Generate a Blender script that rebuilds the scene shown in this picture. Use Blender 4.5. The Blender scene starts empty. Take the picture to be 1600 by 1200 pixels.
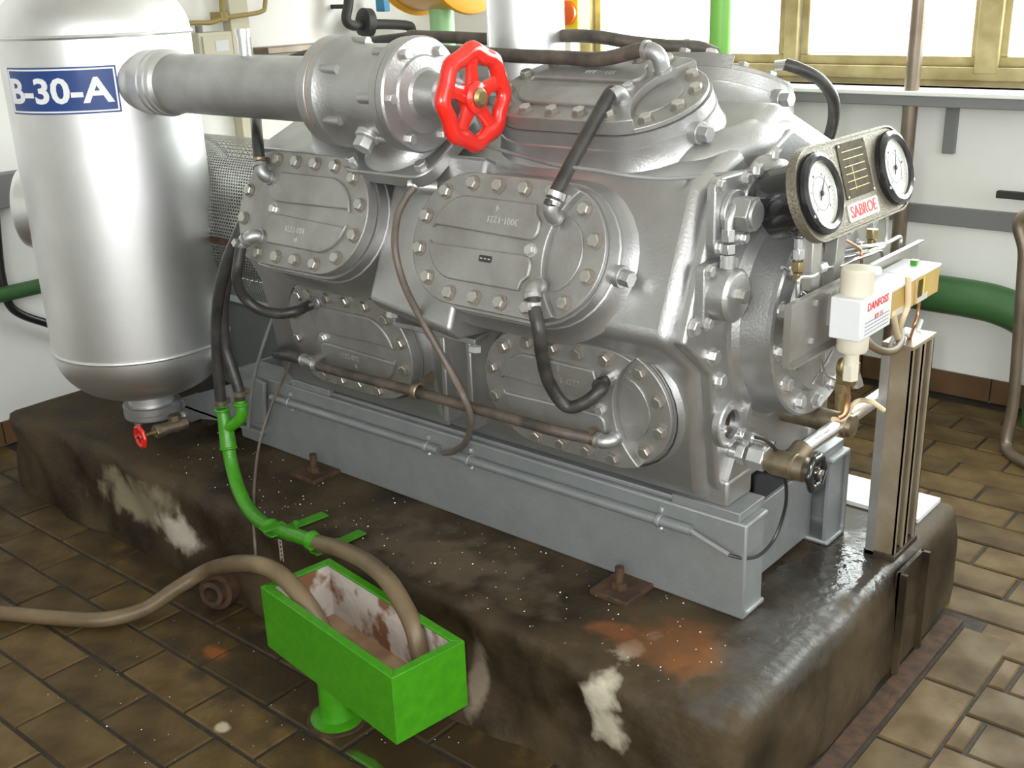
import bpy, math, random
from mathutils import Vector, Matrix

# ------------------------------------------------------------------ camera, sky, lights, exposure
scene = bpy.context.scene
COL = scene.collection
random.seed(7)

cam_data = bpy.data.cameras.new('camera')
cam_data.sensor_width = 36.0
cam_data.lens = 38.69
cam_data.clip_start = 0.02
cam = bpy.data.objects.new('camera', cam_data)
COL.objects.link(cam)
_R = Vector((0.763414, 0.645074, -0.032837)); _D = Vector((0.195836, -0.279609, -0.939929)); _F = Vector((-0.615505, 0.711125, -0.339786))
CAM = Vector((1.054, -2.28, 1.70))
cm = Matrix((_R, -_D, -_F)).transposed().to_4x4()
cm.translation = CAM
cam.matrix_world = cm
scene.camera = cam

world = bpy.data.worlds.new('sky')
scene.world = world
world.use_nodes = True
wn = world.node_tree.nodes
wn['Background'].inputs[0].default_value = (0.93, 0.97, 1.0, 1)
wn['Background'].inputs[1].default_value = 3.5

def area_light(name, loc, direction, sx, sy, power, color=(1, 1, 1)):
    l = bpy.data.lights.new(name, 'AREA')
    l.shape = 'RECTANGLE'; l.size = sx; l.size_y = sy; l.energy = power; l.color = color
    o = bpy.data.objects.new(name, l); COL.objects.link(o)
    o.location = loc
    o.rotation_euler = Vector(direction).to_track_quat('-Z', 'Z').to_euler()
    return o

# daylight entering by the windows (one in the back wall, two out of view in the right and rear walls)
area_light('daylight_back_window', (-0.05, 2.62, 2.15), (0, -1, -0.12), 4.6, 1.6, 270, (0.95, 0.98, 1.0))
area_light('daylight_side_window', (3.56, -1.0, 1.95), (-1, 0, -0.15), 3.2, 1.5, 32, (0.97, 0.99, 1.0))
area_light('daylight_rear_window', (1.9, -4.56, 2.0), (0, 1, -0.15), 2.6, 1.5, 46, (0.97, 0.99, 1.0))
# the camera's own flash, just left of the lens
fl = bpy.data.lights.new('camera_flash', 'SPOT')
fl.energy = 84; fl.shadow_soft_size = 0.03; fl.spot_size = math.radians(95); fl.spot_blend = 0.8
fl.color = (1.0, 0.985, 0.96)
flo = bpy.data.objects.new('camera_flash', fl); COL.objects.link(flo)
flo.location = CAM - _R * 0.06 - _D * 0.035
flo.rotation_euler = _F.to_track_quat('-Z', 'Y').to_euler()

vs = scene.view_settings
vs.view_transform = 'Standard'; vs.look = 'None'; vs.gamma = 1.0; vs.use_curve_mapping = False
vs.exposure = 0.26

# ------------------------------------------------------------------ materials
def material(name, col, rough=0.5, metal=0.0, col2=None, scale=20.0, bump=0.0, bscale=60.0, rough2=None,
             detail=4.0, lo=0.35, hi=0.65, spec=0.5, coat=0.0):
    m = bpy.data.materials.new(name); m.use_nodes = True
    nt = m.node_tree; b = nt.nodes['Principled BSDF']
    b.inputs['Base Color'].default_value = (*col, 1)
    b.inputs['Roughness'].default_value = rough
    b.inputs['Metallic'].default_value = metal
    b.inputs['Specular IOR Level'].default_value = spec
    b.inputs['Coat Weight'].default_value = coat
    b.inputs['Coat Roughness'].default_value = 0.1
    tc = nt.nodes.new('ShaderNodeTexCoord')
    if col2 is not None or rough2 is not None:
        n = nt.nodes.new('ShaderNodeTexNoise'); n.inputs['Scale'].default_value = scale; n.inputs['Detail'].default_value = detail
        nt.links.new(tc.outputs['Object'], n.inputs['Vector'])
        r = nt.nodes.new('ShaderNodeMapRange'); r.inputs[1].default_value = lo; r.inputs[2].default_value = hi
        nt.links.new(n.outputs['Fac'], r.inputs[0])
        if col2 is not None:
            mx = nt.nodes.new('ShaderNodeMix'); mx.data_type = 'RGBA'
            mx.inputs[6].default_value = (*col, 1); mx.inputs[7].default_value = (*col2, 1)
            nt.links.new(r.outputs[0], mx.inputs[0]); nt.links.new(mx.outputs[2], b.inputs['Base Color'])
        if rough2 is not None:
            rr = nt.nodes.new('ShaderNodeMapRange'); rr.inputs[3].default_value = rough; rr.inputs[4].default_value = rough2
            nt.links.new(r.outputs[0], rr.inputs[0]); nt.links.new(rr.outputs[0], b.inputs['Roughness'])
    if bump > 0:
        n2 = nt.nodes.new('ShaderNodeTexNoise'); n2.inputs['Scale'].default_value = bscale; n2.inputs['Detail'].default_value = 3
        nt.links.new(tc.outputs['Object'], n2.inputs['Vector'])
        bp = nt.nodes.new('ShaderNodeBump'); bp.inputs['Strength'].default_value = bump; bp.inputs['Distance'].default_value = 0.01
        nt.links.new(n2.outputs['Fac'], bp.inputs['Height']); nt.links.new(bp.outputs['Normal'], b.inputs['Normal'])
    return m

def patch_layers(m, layers):
    """stains and worn patches with a place and shape of their own: (centre, radii, colour, roughness, strength)"""
    nt = m.node_tree; b = nt.nodes['Principled BSDF']
    geo = nt.nodes.new('ShaderNodeNewGeometry')
    nz = nt.nodes.new('ShaderNodeTexNoise'); nz.inputs['Scale'].default_value = 14; nz.inputs['Detail'].default_value = 6
    nt.links.new(geo.outputs['Position'], nz.inputs['Vector'])
    for c, rad, colr, rgh, st in layers:
        sub = nt.nodes.new('ShaderNodeVectorMath'); sub.operation = 'SUBTRACT'; sub.inputs[1].default_value = c
        nt.links.new(geo.outputs['Position'], sub.inputs[0])
        dv = nt.nodes.new('ShaderNodeVectorMath'); dv.operation = 'DIVIDE'; dv.inputs[1].default_value = rad
        nt.links.new(sub.outputs[0], dv.inputs[0])
        ln = nt.nodes.new('ShaderNodeVectorMath'); ln.operation = 'LENGTH'; nt.links.new(dv.outputs[0], ln.inputs[0])
        ad = nt.nodes.new('ShaderNodeMath'); ad.operation = 'MULTIPLY_ADD'; ad.inputs[1].default_value = 2.4
        nt.links.new(nz.outputs['Fac'], ad.inputs[0]); nt.links.new(ln.outputs['Value'], ad.inputs[2])
        mr = nt.nodes.new('ShaderNodeMapRange'); mr.inputs[1].default_value = 2.4; mr.inputs[2].default_value = 1.75
        mr.inputs[3].default_value = 0.0; mr.inputs[4].default_value = st
        nt.links.new(ad.outputs[0], mr.inputs[0])
        mx = nt.nodes.new('ShaderNodeMix'); mx.data_type = 'RGBA'; mx.inputs[7].default_value = (*colr, 1)
        old = b.inputs['Base Color'].links
        if old: nt.links.new(old[0].from_socket, mx.inputs[6])
        else: mx.inputs[6].default_value = b.inputs['Base Color'].default_value
        nt.links.new(mr.outputs[0], mx.inputs[0]); nt.links.new(mx.outputs[2], b.inputs['Base Color'])
        if rgh is not None:
            m2 = nt.nodes.new('ShaderNodeMix'); m2.data_type = 'FLOAT'; m2.inputs[3].default_value = rgh
            ol = b.inputs['Roughness'].links
            if ol: nt.links.new(ol[0].from_socket, m2.inputs[2])
            else: m2.inputs[2].default_value = b.inputs['Roughness'].default_value
            nt.links.new(mr.outputs[0], m2.inputs[0]); nt.links.new(m2.outputs[0], b.inputs['Roughness'])
    return m

M = {}
M['silver'] = material('silver_paint', (0.50, 0.50, 0.497), 0.38, 0.85, (0.40, 0.396, 0.39), 7, 0.10, 170, 0.47)
M['silver_tank'] = material('silver_tank_paint', (0.82, 0.82, 0.82), 0.40, 0.97, (0.74, 0.74, 0.74), 5, 0.015, 120, 0.46)
M['silver_head'] = material('silver_cover_paint', (0.38, 0.375, 0.36), 0.44, 0.68, (0.29, 0.28, 0.265), 9, 0.16, 190, 0.56)
M['silver_bright'] = material('bright_steel', (0.72, 0.72, 0.72), 0.26, 0.95)
M['frame'] = material('grey_frame_paint', (0.30, 0.315, 0.315), 0.40, 0.45, (0.25, 0.265, 0.265), 9, 0.08, 90, 0.55)
M['bolt'] = material('rusty_zinc_bolt', (0.52, 0.51, 0.48), 0.36, 0.88, (0.33, 0.25, 0.18), 55, 0, 1, 0.6, lo=0.54, hi=0.74)
M['bolt_silver'] = material('painted_bolt', (0.60, 0.60, 0.59), 0.38, 0.8)
M['washer'] = material('rusty_washer', (0.17, 0.12, 0.085), 0.6, 0.5, (0.36, 0.335, 0.30), 70)
M['rubber'] = material('black_rubber', (0.022, 0.021, 0.020), 0.42, 0.0, (0.05, 0.045, 0.04), 25, 0.1, 150)
M['rubber_dirty'] = material('dirty_rubber', (0.045, 0.038, 0.032), 0.55, 0.0, (0.11, 0.085, 0.065), 22, 0.15, 120)
M['cable_brown'] = material('brown_cable', (0.12, 0.095, 0.075), 0.45, 0.0, (0.17, 0.14, 0.11), 18)
M['cable_black'] = material('black_cable', (0.02, 0.02, 0.02), 0.35)
M['cable_grey'] = material('grey_cable', (0.24, 0.24, 0.235), 0.5, 0.2)
M['wire_beige'] = material('beige_wire', (0.62, 0.50, 0.32), 0.5)
M['wire_yellow'] = material('yellow_wire', (0.60, 0.42, 0.10), 0.45)
M['green'] = material('green_gloss_paint', (0.050, 0.27, 0.006), 0.30, 0.0, (0.042, 0.23, 0.007), 40, 0.12, 160)
M['green_dark'] = material('dark_green_paint', (0.042, 0.125, 0.042), 0.4, 0.0, (0.055, 0.15, 0.05), 8)
M['green_light'] = material('light_green_paint', (0.28, 0.52, 0.24), 0.4)
M['green_pipe'] = material('green_pipe_paint', (0.16, 0.42, 0.06), 0.4)
M['red'] = material('red_gloss_paint', (0.72, 0.022, 0.012), 0.20, 0.0, (0.66, 0.02, 0.012), 20, 0.05, 60, coat=0.4)
M['brass'] = material('brass', (0.46, 0.36, 0.17), 0.32, 0.95, (0.32, 0.25, 0.13), 40, 0, 1, 0.5)
M['dull_brass'] = material('dull_bronze', (0.34, 0.29, 0.21), 0.42, 0.85, (0.25, 0.19, 0.12), 30, 0.1, 80)
M['copper'] = material('copper', (0.62, 0.33, 0.18), 0.35, 0.9)
M['black_gloss'] = material('black_gloss', (0.012, 0.012, 0.013), 0.16, 0.0, coat=0.5)
M['black_matt'] = material('black_matt', (0.03, 0.028, 0.026), 0.6)
M['white_dial'] = material('white_dial', (0.60, 0.60, 0.56), 0.5, coat=0.15)
M['panel_sheet'] = material('hammered_panel', (0.25, 0.225, 0.175), 0.42, 0.6, (0.17, 0.15, 0.11), 150, 0.35, 260)
M['plate_dark'] = material('brown_nameplate', (0.030, 0.022, 0.008), 0.6, 0.0, (0.07, 0.05, 0.015), 35, spec=0.15)
M['plate_light'] = material('silver_nameplate', (0.66, 0.64, 0.58), 0.35, 0.5)
M['ink_black'] = material('black_ink', (0.01, 0.01, 0.01), 0.6)
M['ink_red'] = material('red_ink', (0.62, 0.03, 0.03), 0.5)
M['ink_white'] = material('white_ink', (0.86, 0.87, 0.88), 0.5)
M['ink_gold'] = material('gold_ink', (0.45, 0.33, 0.08), 0.4, 0.4)
M['sign_blue'] = material('blue_sign', (0.006, 0.045, 0.22), 0.45, 0.0, coat=0.3)
M['steel_plate'] = material('grey_steel_plate', (0.42, 0.41, 0.38), 0.45, 0.75, (0.34, 0.32, 0.29), 10, 0.05, 60)
M['alu'] = material('aluminium_strut', (0.36, 0.30, 0.215), 0.45, 0.45, (0.25, 0.195, 0.125), 9, 0.05, 60)
M['box_white'] = material('white_box', (0.64, 0.65, 0.66), 0.45)
M['box_cream'] = material('cream_plastic', (0.58, 0.54, 0.43), 0.5)
M['box_yellow'] = material('ochre_box', (0.50, 0.34, 0.10), 0.42, 0.1, (0.44, 0.29, 0.08), 12)
M['wall'] = material('white_wall_paint', (0.86, 0.855, 0.83), 0.7, 0.0, (0.82, 0.81, 0.78), 2.5, 0.10, 40)
M['ceiling'] = material('ceiling_paint', (0.70, 0.68, 0.63), 0.8, 0.0, (0.62, 0.59, 0.53), 1.5)
M['grout'] = material('dark_grout', (0.016, 0.012, 0.009), 0.75, 0.0, (0.035, 0.027, 0.019), 30, 0.2, 80)
M['tile'] = material('brown_quarry_tile', (0.115, 0.074, 0.022), 0.48, 0.0, (0.058, 0.034, 0.010), 6, 0.12, 60, 0.7, spec=0.35)
M['tile_b'] = material('tan_quarry_tile', (0.140, 0.090, 0.030), 0.48, 0.0, (0.080, 0.047, 0.015), 8, 0.12, 60, 0.7, spec=0.35)
M['tile_c'] = material('umber_quarry_tile', (0.098, 0.062, 0.018), 0.48, 0.0, (0.048, 0.028, 0.009), 7, 0.12, 60, 0.7, spec=0.35)
M['base_tile'] = material('baseboard_tile', (0.15, 0.085, 0.04), 0.4, 0.0, (0.11, 0.06, 0.03), 8)
M['win_frame'] = material('old_window_paint', (0.42, 0.35, 0.17), 0.55, 0.0, (0.28, 0.22, 0.09), 9, 0.2, 40)
M['sill'] = material('white_sill', (0.85, 0.85, 0.83), 0.45)
M['duct_grey'] = material('grey_duct', (0.20, 0.20, 0.205), 0.5)
M['beige'] = material('beige_panel', (0.58, 0.54, 0.42), 0.5)
M['yellow_conduit'] = material('yellow_brown_conduit', (0.32, 0.24, 0.07), 0.45)
M['yellow'] = material('yellow_paint', (0.62, 0.29, 0.02), 0.30, coat=0.2)
M['yellow_bright'] = material('bright_yellow', (0.85, 0.65, 0.03), 0.4)
M['orange_red'] = material('orange_red', (0.75, 0.12, 0.02), 0.4)
M['blue'] = material('blue_plastic', (0.05, 0.25, 0.45), 0.4)
M['pipe_brown'] = material('brown_steel_tube', (0.26, 0.21, 0.165), 0.38, 0.6, (0.20, 0.155, 0.115), 8)
M['hose_brown'] = material('braided_hose', (0.185, 0.132, 0.072), 0.36, 0.0, (0.12, 0.084, 0.045), 9, 0.1, 90)
M['rust_inside'] = material('rusty_sediment', (0.25, 0.145, 0.07), 0.75, 0.0, (0.40, 0.27, 0.17), 11, 0.35, 40, lo=0.38, hi=0.62)
M['lime_inside'] = material('limescale', (0.22, 0.10, 0.05), 0.75, 0.0, (0.55, 0.49, 0.44), 13, 0.4, 40, lo=0.40, hi=0.50, detail=7)
M['rust'] = material('rust', (0.085, 0.042, 0.02), 0.75, 0.1, (0.04, 0.022, 0.012), 30, 0.3, 60)
M['motor'] = material('grey_motor_paint', (0.13, 0.145, 0.14), 0.45)
M['mesh_metal'] = material('perforated_steel', (0.36, 0.36, 0.34), 0.4, 0.8)
M['dark_inside'] = material('dark_interior', (0.012, 0.010, 0.008), 0.6)
M['sight_glass'] = material('oil_sight_glass', (0.02, 0.012, 0.006), 0.08, 0.0, coat=1.0)
M['plinth'] = material('oily_concrete', (0.018, 0.011, 0.005), 0.52, 0.0, (0.066, 0.045, 0.021), 5.5, 0.35, 34, 0.70, detail=9, spec=0.35)
# woven look on the clear hose
def braid(m):
    nt = m.node_tree; b = nt.nodes['Principled BSDF']
    tc = nt.nodes.new('ShaderNodeTexCoord')
    w1 = nt.nodes.new('ShaderNodeTexWave'); w1.inputs['Scale'].default_value = 170; w1.bands_direction = 'DIAGONAL'
    nt.links.new(tc.outputs['Object'], w1.inputs['Vector'])
    bp = nt.nodes.new('ShaderNodeBump'); bp.inputs['Strength'].default_value = 0.22; bp.inputs['Distance'].default_value = 0.002
    nt.links.new(w1.outputs['Fac'], bp.inputs['Height']); nt.links.new(bp.outputs['Normal'], b.inputs['Normal'])
braid(M['hose_brown'])
def glass_pane():
    m = bpy.data.materials.new('window_glass'); m.use_nodes = True
    nt = m.node_tree; nt.nodes.clear()
    o = nt.nodes.new('ShaderNodeOutputMaterial'); mix = nt.nodes.new('ShaderNodeMixShader')
    t = nt.nodes.new('ShaderNodeBsdfTransparent'); g = nt.nodes.new('ShaderNodeBsdfGlossy'); g.inputs['Roughness'].default_value = 0.05
    t.inputs[0].default_value = (0.93, 0.95, 0.93, 1); mix.inputs[0].default_value = 0.06
    nt.links.new(t.outputs[0], mix.inputs[1]); nt.links.new(g.outputs[0], mix.inputs[2]); nt.links.new(mix.outputs[0], o.inputs[0])
    return m
M['glass'] = glass_pane()

# ------------------------------------------------------------------ mesh helpers
def V(*a): return Vector(a if len(a) > 1 else a[0])

def fr(O, W=(0, 0, 1), U=None):
    """frame at O whose local z points along W (and local x along U where given)"""
    W = Vector(W).normalized()
    if U is None:
        U = Vector((1, 0, 0)) if abs(W.x) < 0.9 else Vector((0, 1, 0))
    U = Vector(U); U = (U - W * U.dot(W)).normalized()
    Vv = W.cross(U)
    m = Matrix((U, Vv, W)).transposed().to_4x4(); m.translation = Vector(O)
    return m

I4 = Matrix.Identity(4)

class MB:
    def __init__(s): s.v = []; s.f = []
    def add(s, vs, fs, m=I4):
        n = len(s.v); s.v += [m @ Vector(p) for p in vs]; s.f += [tuple(i + n for i in f) for f in fs]; return s
    def box(s, x0, x1, y0, y1, z0, z1, m=I4):
        return s.add([(x0, y0, z0), (x1, y0, z0), (x1, y1, z0), (x0, y1, z0), (x0, y0, z1), (x1, y0, z1), (x1, y1, z1), (x0, y1, z1)],
                     [(0, 3, 2, 1), (4, 5, 6, 7), (0, 1, 5, 4), (1, 2, 6, 5), (2, 3, 7, 6), (3, 0, 4, 7)], m)
    def ext(s, out, w0, w1, m=I4):
        n = len(out)
        return s.add([(u, v, w0) for u, v in out] + [(u, v, w1) for u, v in out],
                     [tuple(range(n - 1, -1, -1)), tuple(range(n, 2 * n))] + [(i, (i + 1) % n, n + (i + 1) % n, n + i) for i in range(n)], m)
    def loft(s, rings, cap0=True, cap1=True, m=I4):
        n = len(rings[0]); vs = [p for r in rings for p in r]; fs = []
        for k in range(len(rings) - 1):
            for i in range(n):
                j = (i + 1) % n; fs.append((k * n + i, k * n + j, (k + 1) * n + j, (k + 1) * n + i))
        if cap0: fs.append(tuple(range(n - 1, -1, -1)))
        if cap1: fs.append(tuple(range((len(rings) - 1) * n, len(rings) * n)))
        return s.add(vs, fs, m)
    def lathe(s, prof, m=I4, n=32, cap0=True, cap1=True):
        rings = [[(r * math.cos(2 * math.pi * i / n), r * math.sin(2 * math.pi * i / n), w) for i in range(n)] for r, w in prof]
        return s.loft(rings, cap0, cap1, m)
    def cyl(s, a, b, r, n=20, r2=None):
        a = Vector(a); b = Vector(b)
        return s.lathe([(r, 0), (r2 or r, (b - a).length)], fr(a, b - a), n)
    def ring(s, R, r, m=I4, n=40, k=10, lobes=0, amp=0.0, flat=1.0):
        vs = []; fs = []
        for i in range(n):
            a = 2 * math.pi * i / n; RR = R + amp * math.cos(lobes * a)
            for j in range(k):
                b = 2 * math.pi * j / k; q = RR + r * math.cos(b)
                vs.append((q * math.cos(a), q * math.sin(a), flat * r * math.sin(b)))
        for i in range(n):
            for j in range(k):
                fs.append((i * k + j, ((i + 1) % n) * k + j, ((i + 1) % n) * k + (j + 1) % k, i * k + (j + 1) % k))
        return s.add(vs, fs, m)
    def tube(s, pts, r, n=12, sub=6, cap=True):
        P = spline(pts, sub); rr = r if isinstance(r, (list, tuple)) else None
        T = [(P[min(i + 1, len(P) - 1)] - P[max(i - 1, 0)]).normalized() for i in range(len(P))]
        u = Vector((0, 0, 1)) if abs(T[0].z) < 0.9 else Vector((1, 0, 0))
        rings = []
        for i, p in enumerate(P):
            t = T[i]; u = (u - t * u.dot(t)).normalized(); w = t.cross(u)
            q = r if rr is None else rr[0] + (rr[1] - rr[0]) * i / (len(P) - 1)
            rings.append([p + (u * math.cos(2 * math.pi * k / n) + w * math.sin(2 * math.pi * k / n)) * q for k in range(n)])
        return s.loft(rings, cap, cap)
    def elbow(s, c, d1, d2, R, r, n=12, k=8, ext1=0.0, ext2=0.0):
        """90-degree style elbow with corner c leaving along d1 and d2"""
        d1 = Vector(d1).normalized(); d2 = Vector(d2).normalized(); c = Vector(c)
        pts = [c + d1 * (R + ext1)] if ext1 else []
        o = c + d1 * R + d2 * R
        for i in range(k + 1):
            a = math.pi / 2 * i / k
            pts.append(o - d2 * R * math.cos(a) - d1 * R * math.sin(a))
        if ext2: pts.append(c + d2 * (R + ext2))
        return s.tube(pts, r, n, sub=1)
    def bar(s, a, b, w, h, up=(0, 0, 1)):
        a = Vector(a); b = Vector(b); m = fr(a, b - a, Vector(up).cross(b - a))
        return s.box(-w / 2, w / 2, -h / 2, h / 2, 0, (b - a).length, m)

def spline(pts, sub):
    P = [Vector(p) for p in pts]
    if sub <= 1 or len(P) < 3: return P
    out = []
    for i in range(len(P) - 1):
        p0 = P[i - 1] if i else P[0] * 2 - P[1]; p1 = P[i]; p2 = P[i + 1]
        p3 = P[i + 2] if i + 2 < len(P) else P[-1] * 2 - P[-2]
        for k in range(sub):
            t = k / sub
            out.append(0.5 * ((2 * p1) + (p2 - p0) * t + (2 * p0 - 5 * p1 + 4 * p2 - p3) * t * t + (3 * p1 - p0 - 3 * p2 + p3) * t ** 3))
    out.append(P[-1]); return out

def root_of(o):
    while o.parent: o = o.parent
    return o

def link(name, me, mat, parent):
    o = bpy.data.objects.new(name, me); COL.objects.link(o)
    if mat is not None and not me.materials: me.materials.append(M[mat] if isinstance(mat, str) else mat)
    if parent is not None: o.parent = parent
    return o

def obj(name, mb, mat, parent=None, smooth=True, ang=35, bev=0.0, seg=2):
    """one mesh object; vertices are given in world space and stored relative to the thing's base"""
    org = root_of(parent).location if parent is not None else Vector((0, 0, 0))
    me = bpy.data.meshes.new(name)
    me.from_pydata([tuple(p - org) for p in mb.v], [], mb.f); me.update()
    if smooth:
        me.polygons.foreach_set('use_smooth', [True] * len(me.polygons)); me.set_sharp_from_angle(angle=math.radians(ang))
    o = link(name, me, mat, parent)
    if bev:
        b = o.modifiers.new('bevel', 'BEVEL'); b.width = bev; b.segments = seg; b.limit_method = 'ANGLE'; b.angle_limit = math.radians(38)
    return o

def tag(o, label, cat, group=None):
    o['label'] = label; o['category'] = cat
    if group: o['group'] = group
    return o

def thing(name, label, cat, loc, group=None):
    o = bpy.data.objects.new(name, None); COL.objects.link(o); o.location = loc; o.empty_display_size = 0.05
    return tag(o, label, cat, group)

def single(name, mb, mat, label, cat, group=None, base=None, **k):
    """a thing that is one mesh, its origin at its base"""
    if base is None:
        lo = min(p.z for p in mb.v); n = len(mb.v)
        base = Vector((sum(p.x for p in mb.v) / n, sum(p.y for p in mb.v) / n, lo))
    base = Vector(base)
    mb.v = [p - base for p in mb.v]
    o = obj(name, mb, mat, None, **k); o.location = base
    return tag(o, label, cat, group)

def struct(name, mb, mat, parent=None, **k):
    o = obj(name, mb, mat, parent, **k)
    if parent is None: o['kind'] = 'structure'
    return o

# shared hexagon bolt (head + washer), unit across-corner radius 1
def bolt_mesh(name, mats, washer=True, chamfer=True):
    vs = []; fs = []; mi = []
    def prism(n, r, w0, w1, k, top=None, ph=0.0):
        b = len(vs)
        rings = [(r, w0), (r, w1)] + ([top] if top else [])
        for q, w in rings:
            for i in range(n): vs.append((q * math.cos(2 * math.pi * i / n + ph), q * math.sin(2 * math.pi * i / n + ph), w))
        for a in range(len(rings) - 1):
            for i in range(n): fs.append((b + a * n + i, b + a * n + (i + 1) % n, b + (a + 1) * n + (i + 1) % n, b + (a + 1) * n + i)); mi.append(k)
        fs.append(tuple(b + (len(rings) - 1) * n + i for i in range(n))); mi.append(k)
    if washer: prism(14, 1.25, 0, 0.18, 1)
    prism(6, 1.0, 0.18 if washer else 0, 0.85, 0, (0.86, 0.98))
    me = bpy.data.meshes.new(name); me.from_pydata(vs, [], fs); me.update()
    for mm in mats: me.materials.append(M[mm])
    me.polygons.foreach_set('material_index', mi)
    return me
BOLT = bolt_mesh('rusty_bolt', ('bolt', 'washer'))
BOLT_S = bolt_mesh('silver_bolt', ('bolt_silver', 'bolt_silver'))
BOLT_N = bolt_mesh('plain_bolt', ('bolt_silver', 'bolt_silver'), washer=False)

def bolt(parent, pos, nrm, r, me=None, name='bolt'):
    o = bpy.data.objects.new(name, me or BOLT); COL.objects.link(o); o.parent = parent
    p = Vector(pos) - root_of(parent).location
    a = random.uniform(0, 6.28)
    m = fr(p, nrm) @ Matrix.Rotation(a, 4, 'Z') @ Matrix.Diagonal((r, r, r, 1))
    o.matrix_local = m
    return o

def text_mb(body, size, m, depth=0.001, align='CENTER', bold=0.0):
    cu = bpy.data.curves.new('txt', 'FONT'); cu.body = body; cu.size = size; cu.extrude = depth; cu.align_x = align; cu.align_y = 'CENTER'
    cu.offset = bold; cu.resolution_u = 3
    o = bpy.data.objects.new('txt', cu); COL.objects.link(o)
    dg = bpy.context.evaluated_depsgraph_get(); dg.update()
    me = bpy.data.meshes.new_from_object(o.evaluated_get(dg))
    mb = MB(); mb.add([tuple(v.co) for v in me.vertices], [tuple(p.vertices) for p in me.polygons], m)
    bpy.data.objects.remove(o); bpy.data.curves.remove(cu); bpy.data.meshes.remove(me)
    return mb

def arc(cx, cy, r, a0, a1, n):
    return [(cx + r * math.cos(math.radians(a0 + (a1 - a0) * i / n)), cy + r * math.sin(math.radians(a0 + (a1 - a0) * i / n))) for i in range(n + 1)]

def obround(L, r, n=16):
    return arc(L, 0, r, -90, 90, n) + arc(-L, 0, r, 90, 270, n)

def rrect(w, h, r, n=5):
    return (arc(w / 2 - r, -h / 2 + r, r, -90, 0, n) + arc(w / 2 - r, h / 2 - r, r, 0, 90, n) +
            arc(-w / 2 + r, h / 2 - r, r, 90, 180, n) + arc(-w / 2 + r, -h / 2 + r, r, 180, 270, n))

def hexo(r): return [(r * math.cos(math.pi / 3 * i), r * math.sin(math.pi / 3 * i)) for i in range(6)]

# ------------------------------------------------------------------ the room
XL, XR, YB, YF, ZT = -3.27, 3.5, 2.27, -4.5, 3.3
floor = struct('floor', MB().box(XL, XR, YF, YB, -0.08, -0.006), 'grout', smooth=False)
ROW, LEN, Y0, X0, GAP = 0.148, 0.288, -1.072, -1.42, 0.010
def tile_mesh(name, w, h, mat):
    mb = MB(); b = 0.004
    mb.loft([[(-w / 2, -h / 2, -0.03), (w / 2, -h / 2, -0.03), (w / 2, h / 2, -0.03), (-w / 2, h / 2, -0.03)],
             [(-w / 2, -h / 2, -b), (w / 2, -h / 2, -b), (w / 2, h / 2, -b), (-w / 2, h / 2, -b)],
             [(-w / 2 + b, -h / 2 + b, 0), (w / 2 - b, -h / 2 + b, 0), (w / 2 - b, h / 2 - b, 0), (-w / 2 + b, h / 2 - b, 0)]], cap0=False)
    me = bpy.data.meshes.new(name); me.from_pydata([tuple(p) for p in mb.v], [], mb.f); me.update(); me.materials.append(M[mat]); return me
# oil stains and spilt paint on the tiles
for k in ('tile', 'tile_b', 'tile_c'):
    patch_layers(M[k], [
        ((-0.6956, -0.7858, 0.0000), (0.75, 0.22, 0.2), (0.030, 0.020, 0.011), 0.42, 0.8),
        ((-1.6603, -0.6101, 0.0000), (0.60, 0.16, 0.2), (0.028, 0.018, 0.010), 0.42, 0.75),
        ((-2.5202, -0.6299, 0.0000), (0.60, 0.12, 0.2), (0.035, 0.024, 0.014), 0.5, 0.6),
        ((-1.2868, -0.8538, 0.0000), (0.05, 0.03, 0.2), (0.32, 0.10, 0.02), 0.6, 0.7),
        ((-0.9999, -1.0463, -0.0000), (0.022, 0.016, 0.2), (0.50, 0.43, 0.30), 0.7, 0.9),
        ((-0.6267, -0.9133, 0.0000), (0.05, 0.02, 0.2), (0.05, 0.25, 0.01), 0.5, 0.5)])
TM = [tile_mesh('tile', LEN - GAP, ROW - GAP, k) for k in ('tile', 'tile_b', 'tile_c')]
TS = [tile_mesh('soldier_tile', 0.13, 0.288, k) for k in ('tile_b', 'tile')]
tiles = []
cuts = []
for k in range(-16, 23):
    y = Y0 + ROW * (k + 0.5)
    if y > YB - 0.05 or y < -3.3: continue
    off = X0 if k % 2 == 0 else X0 - LEN / 2
    for n in range(-7, 17):
        x = off + LEN * (n + 0.5)
        if x < XL + 0.05 or x > 3.2: continue
        if -2.83 < x < 0.20 and -0.66 < y < 0.66: continue            # under the plinth
        if 0.05 < x < 0.549 and -0.70 < y < 0.40:                       # cut beside the upright course
            if x + LEN / 2 > 0.44: cuts.append((x + LEN / 2, y))
            continue
        p = Vector((x, y, 0)) - CAM; dz = p.dot(_F)
        px = 800 + 1719.6 * p.dot(_R) / max(dz, 0.1); py = 600 + 1719.6 * p.dot(_D) / max(dz, 0.1)
        inview = dz > 0.3 and -260 < px < 1860 and -100 < py < 1460
        d = abs(px - 800) / 800 + abs(py - 700) / 600 if inview else 50 + p.length
        tiles.append((d, p.length, x, y))
tiles.sort()
rest = MB()
def tile(me, x, y, dz=0.0):
    o = bpy.data.objects.new('floor_tile', me); COL.objects.link(o); o.parent = floor
    o.location = (x, y, dz); o.rotation_euler = (random.uniform(-.004, .004), random.uniform(-.003, .003), random.uniform(-.006, .006))
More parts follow.
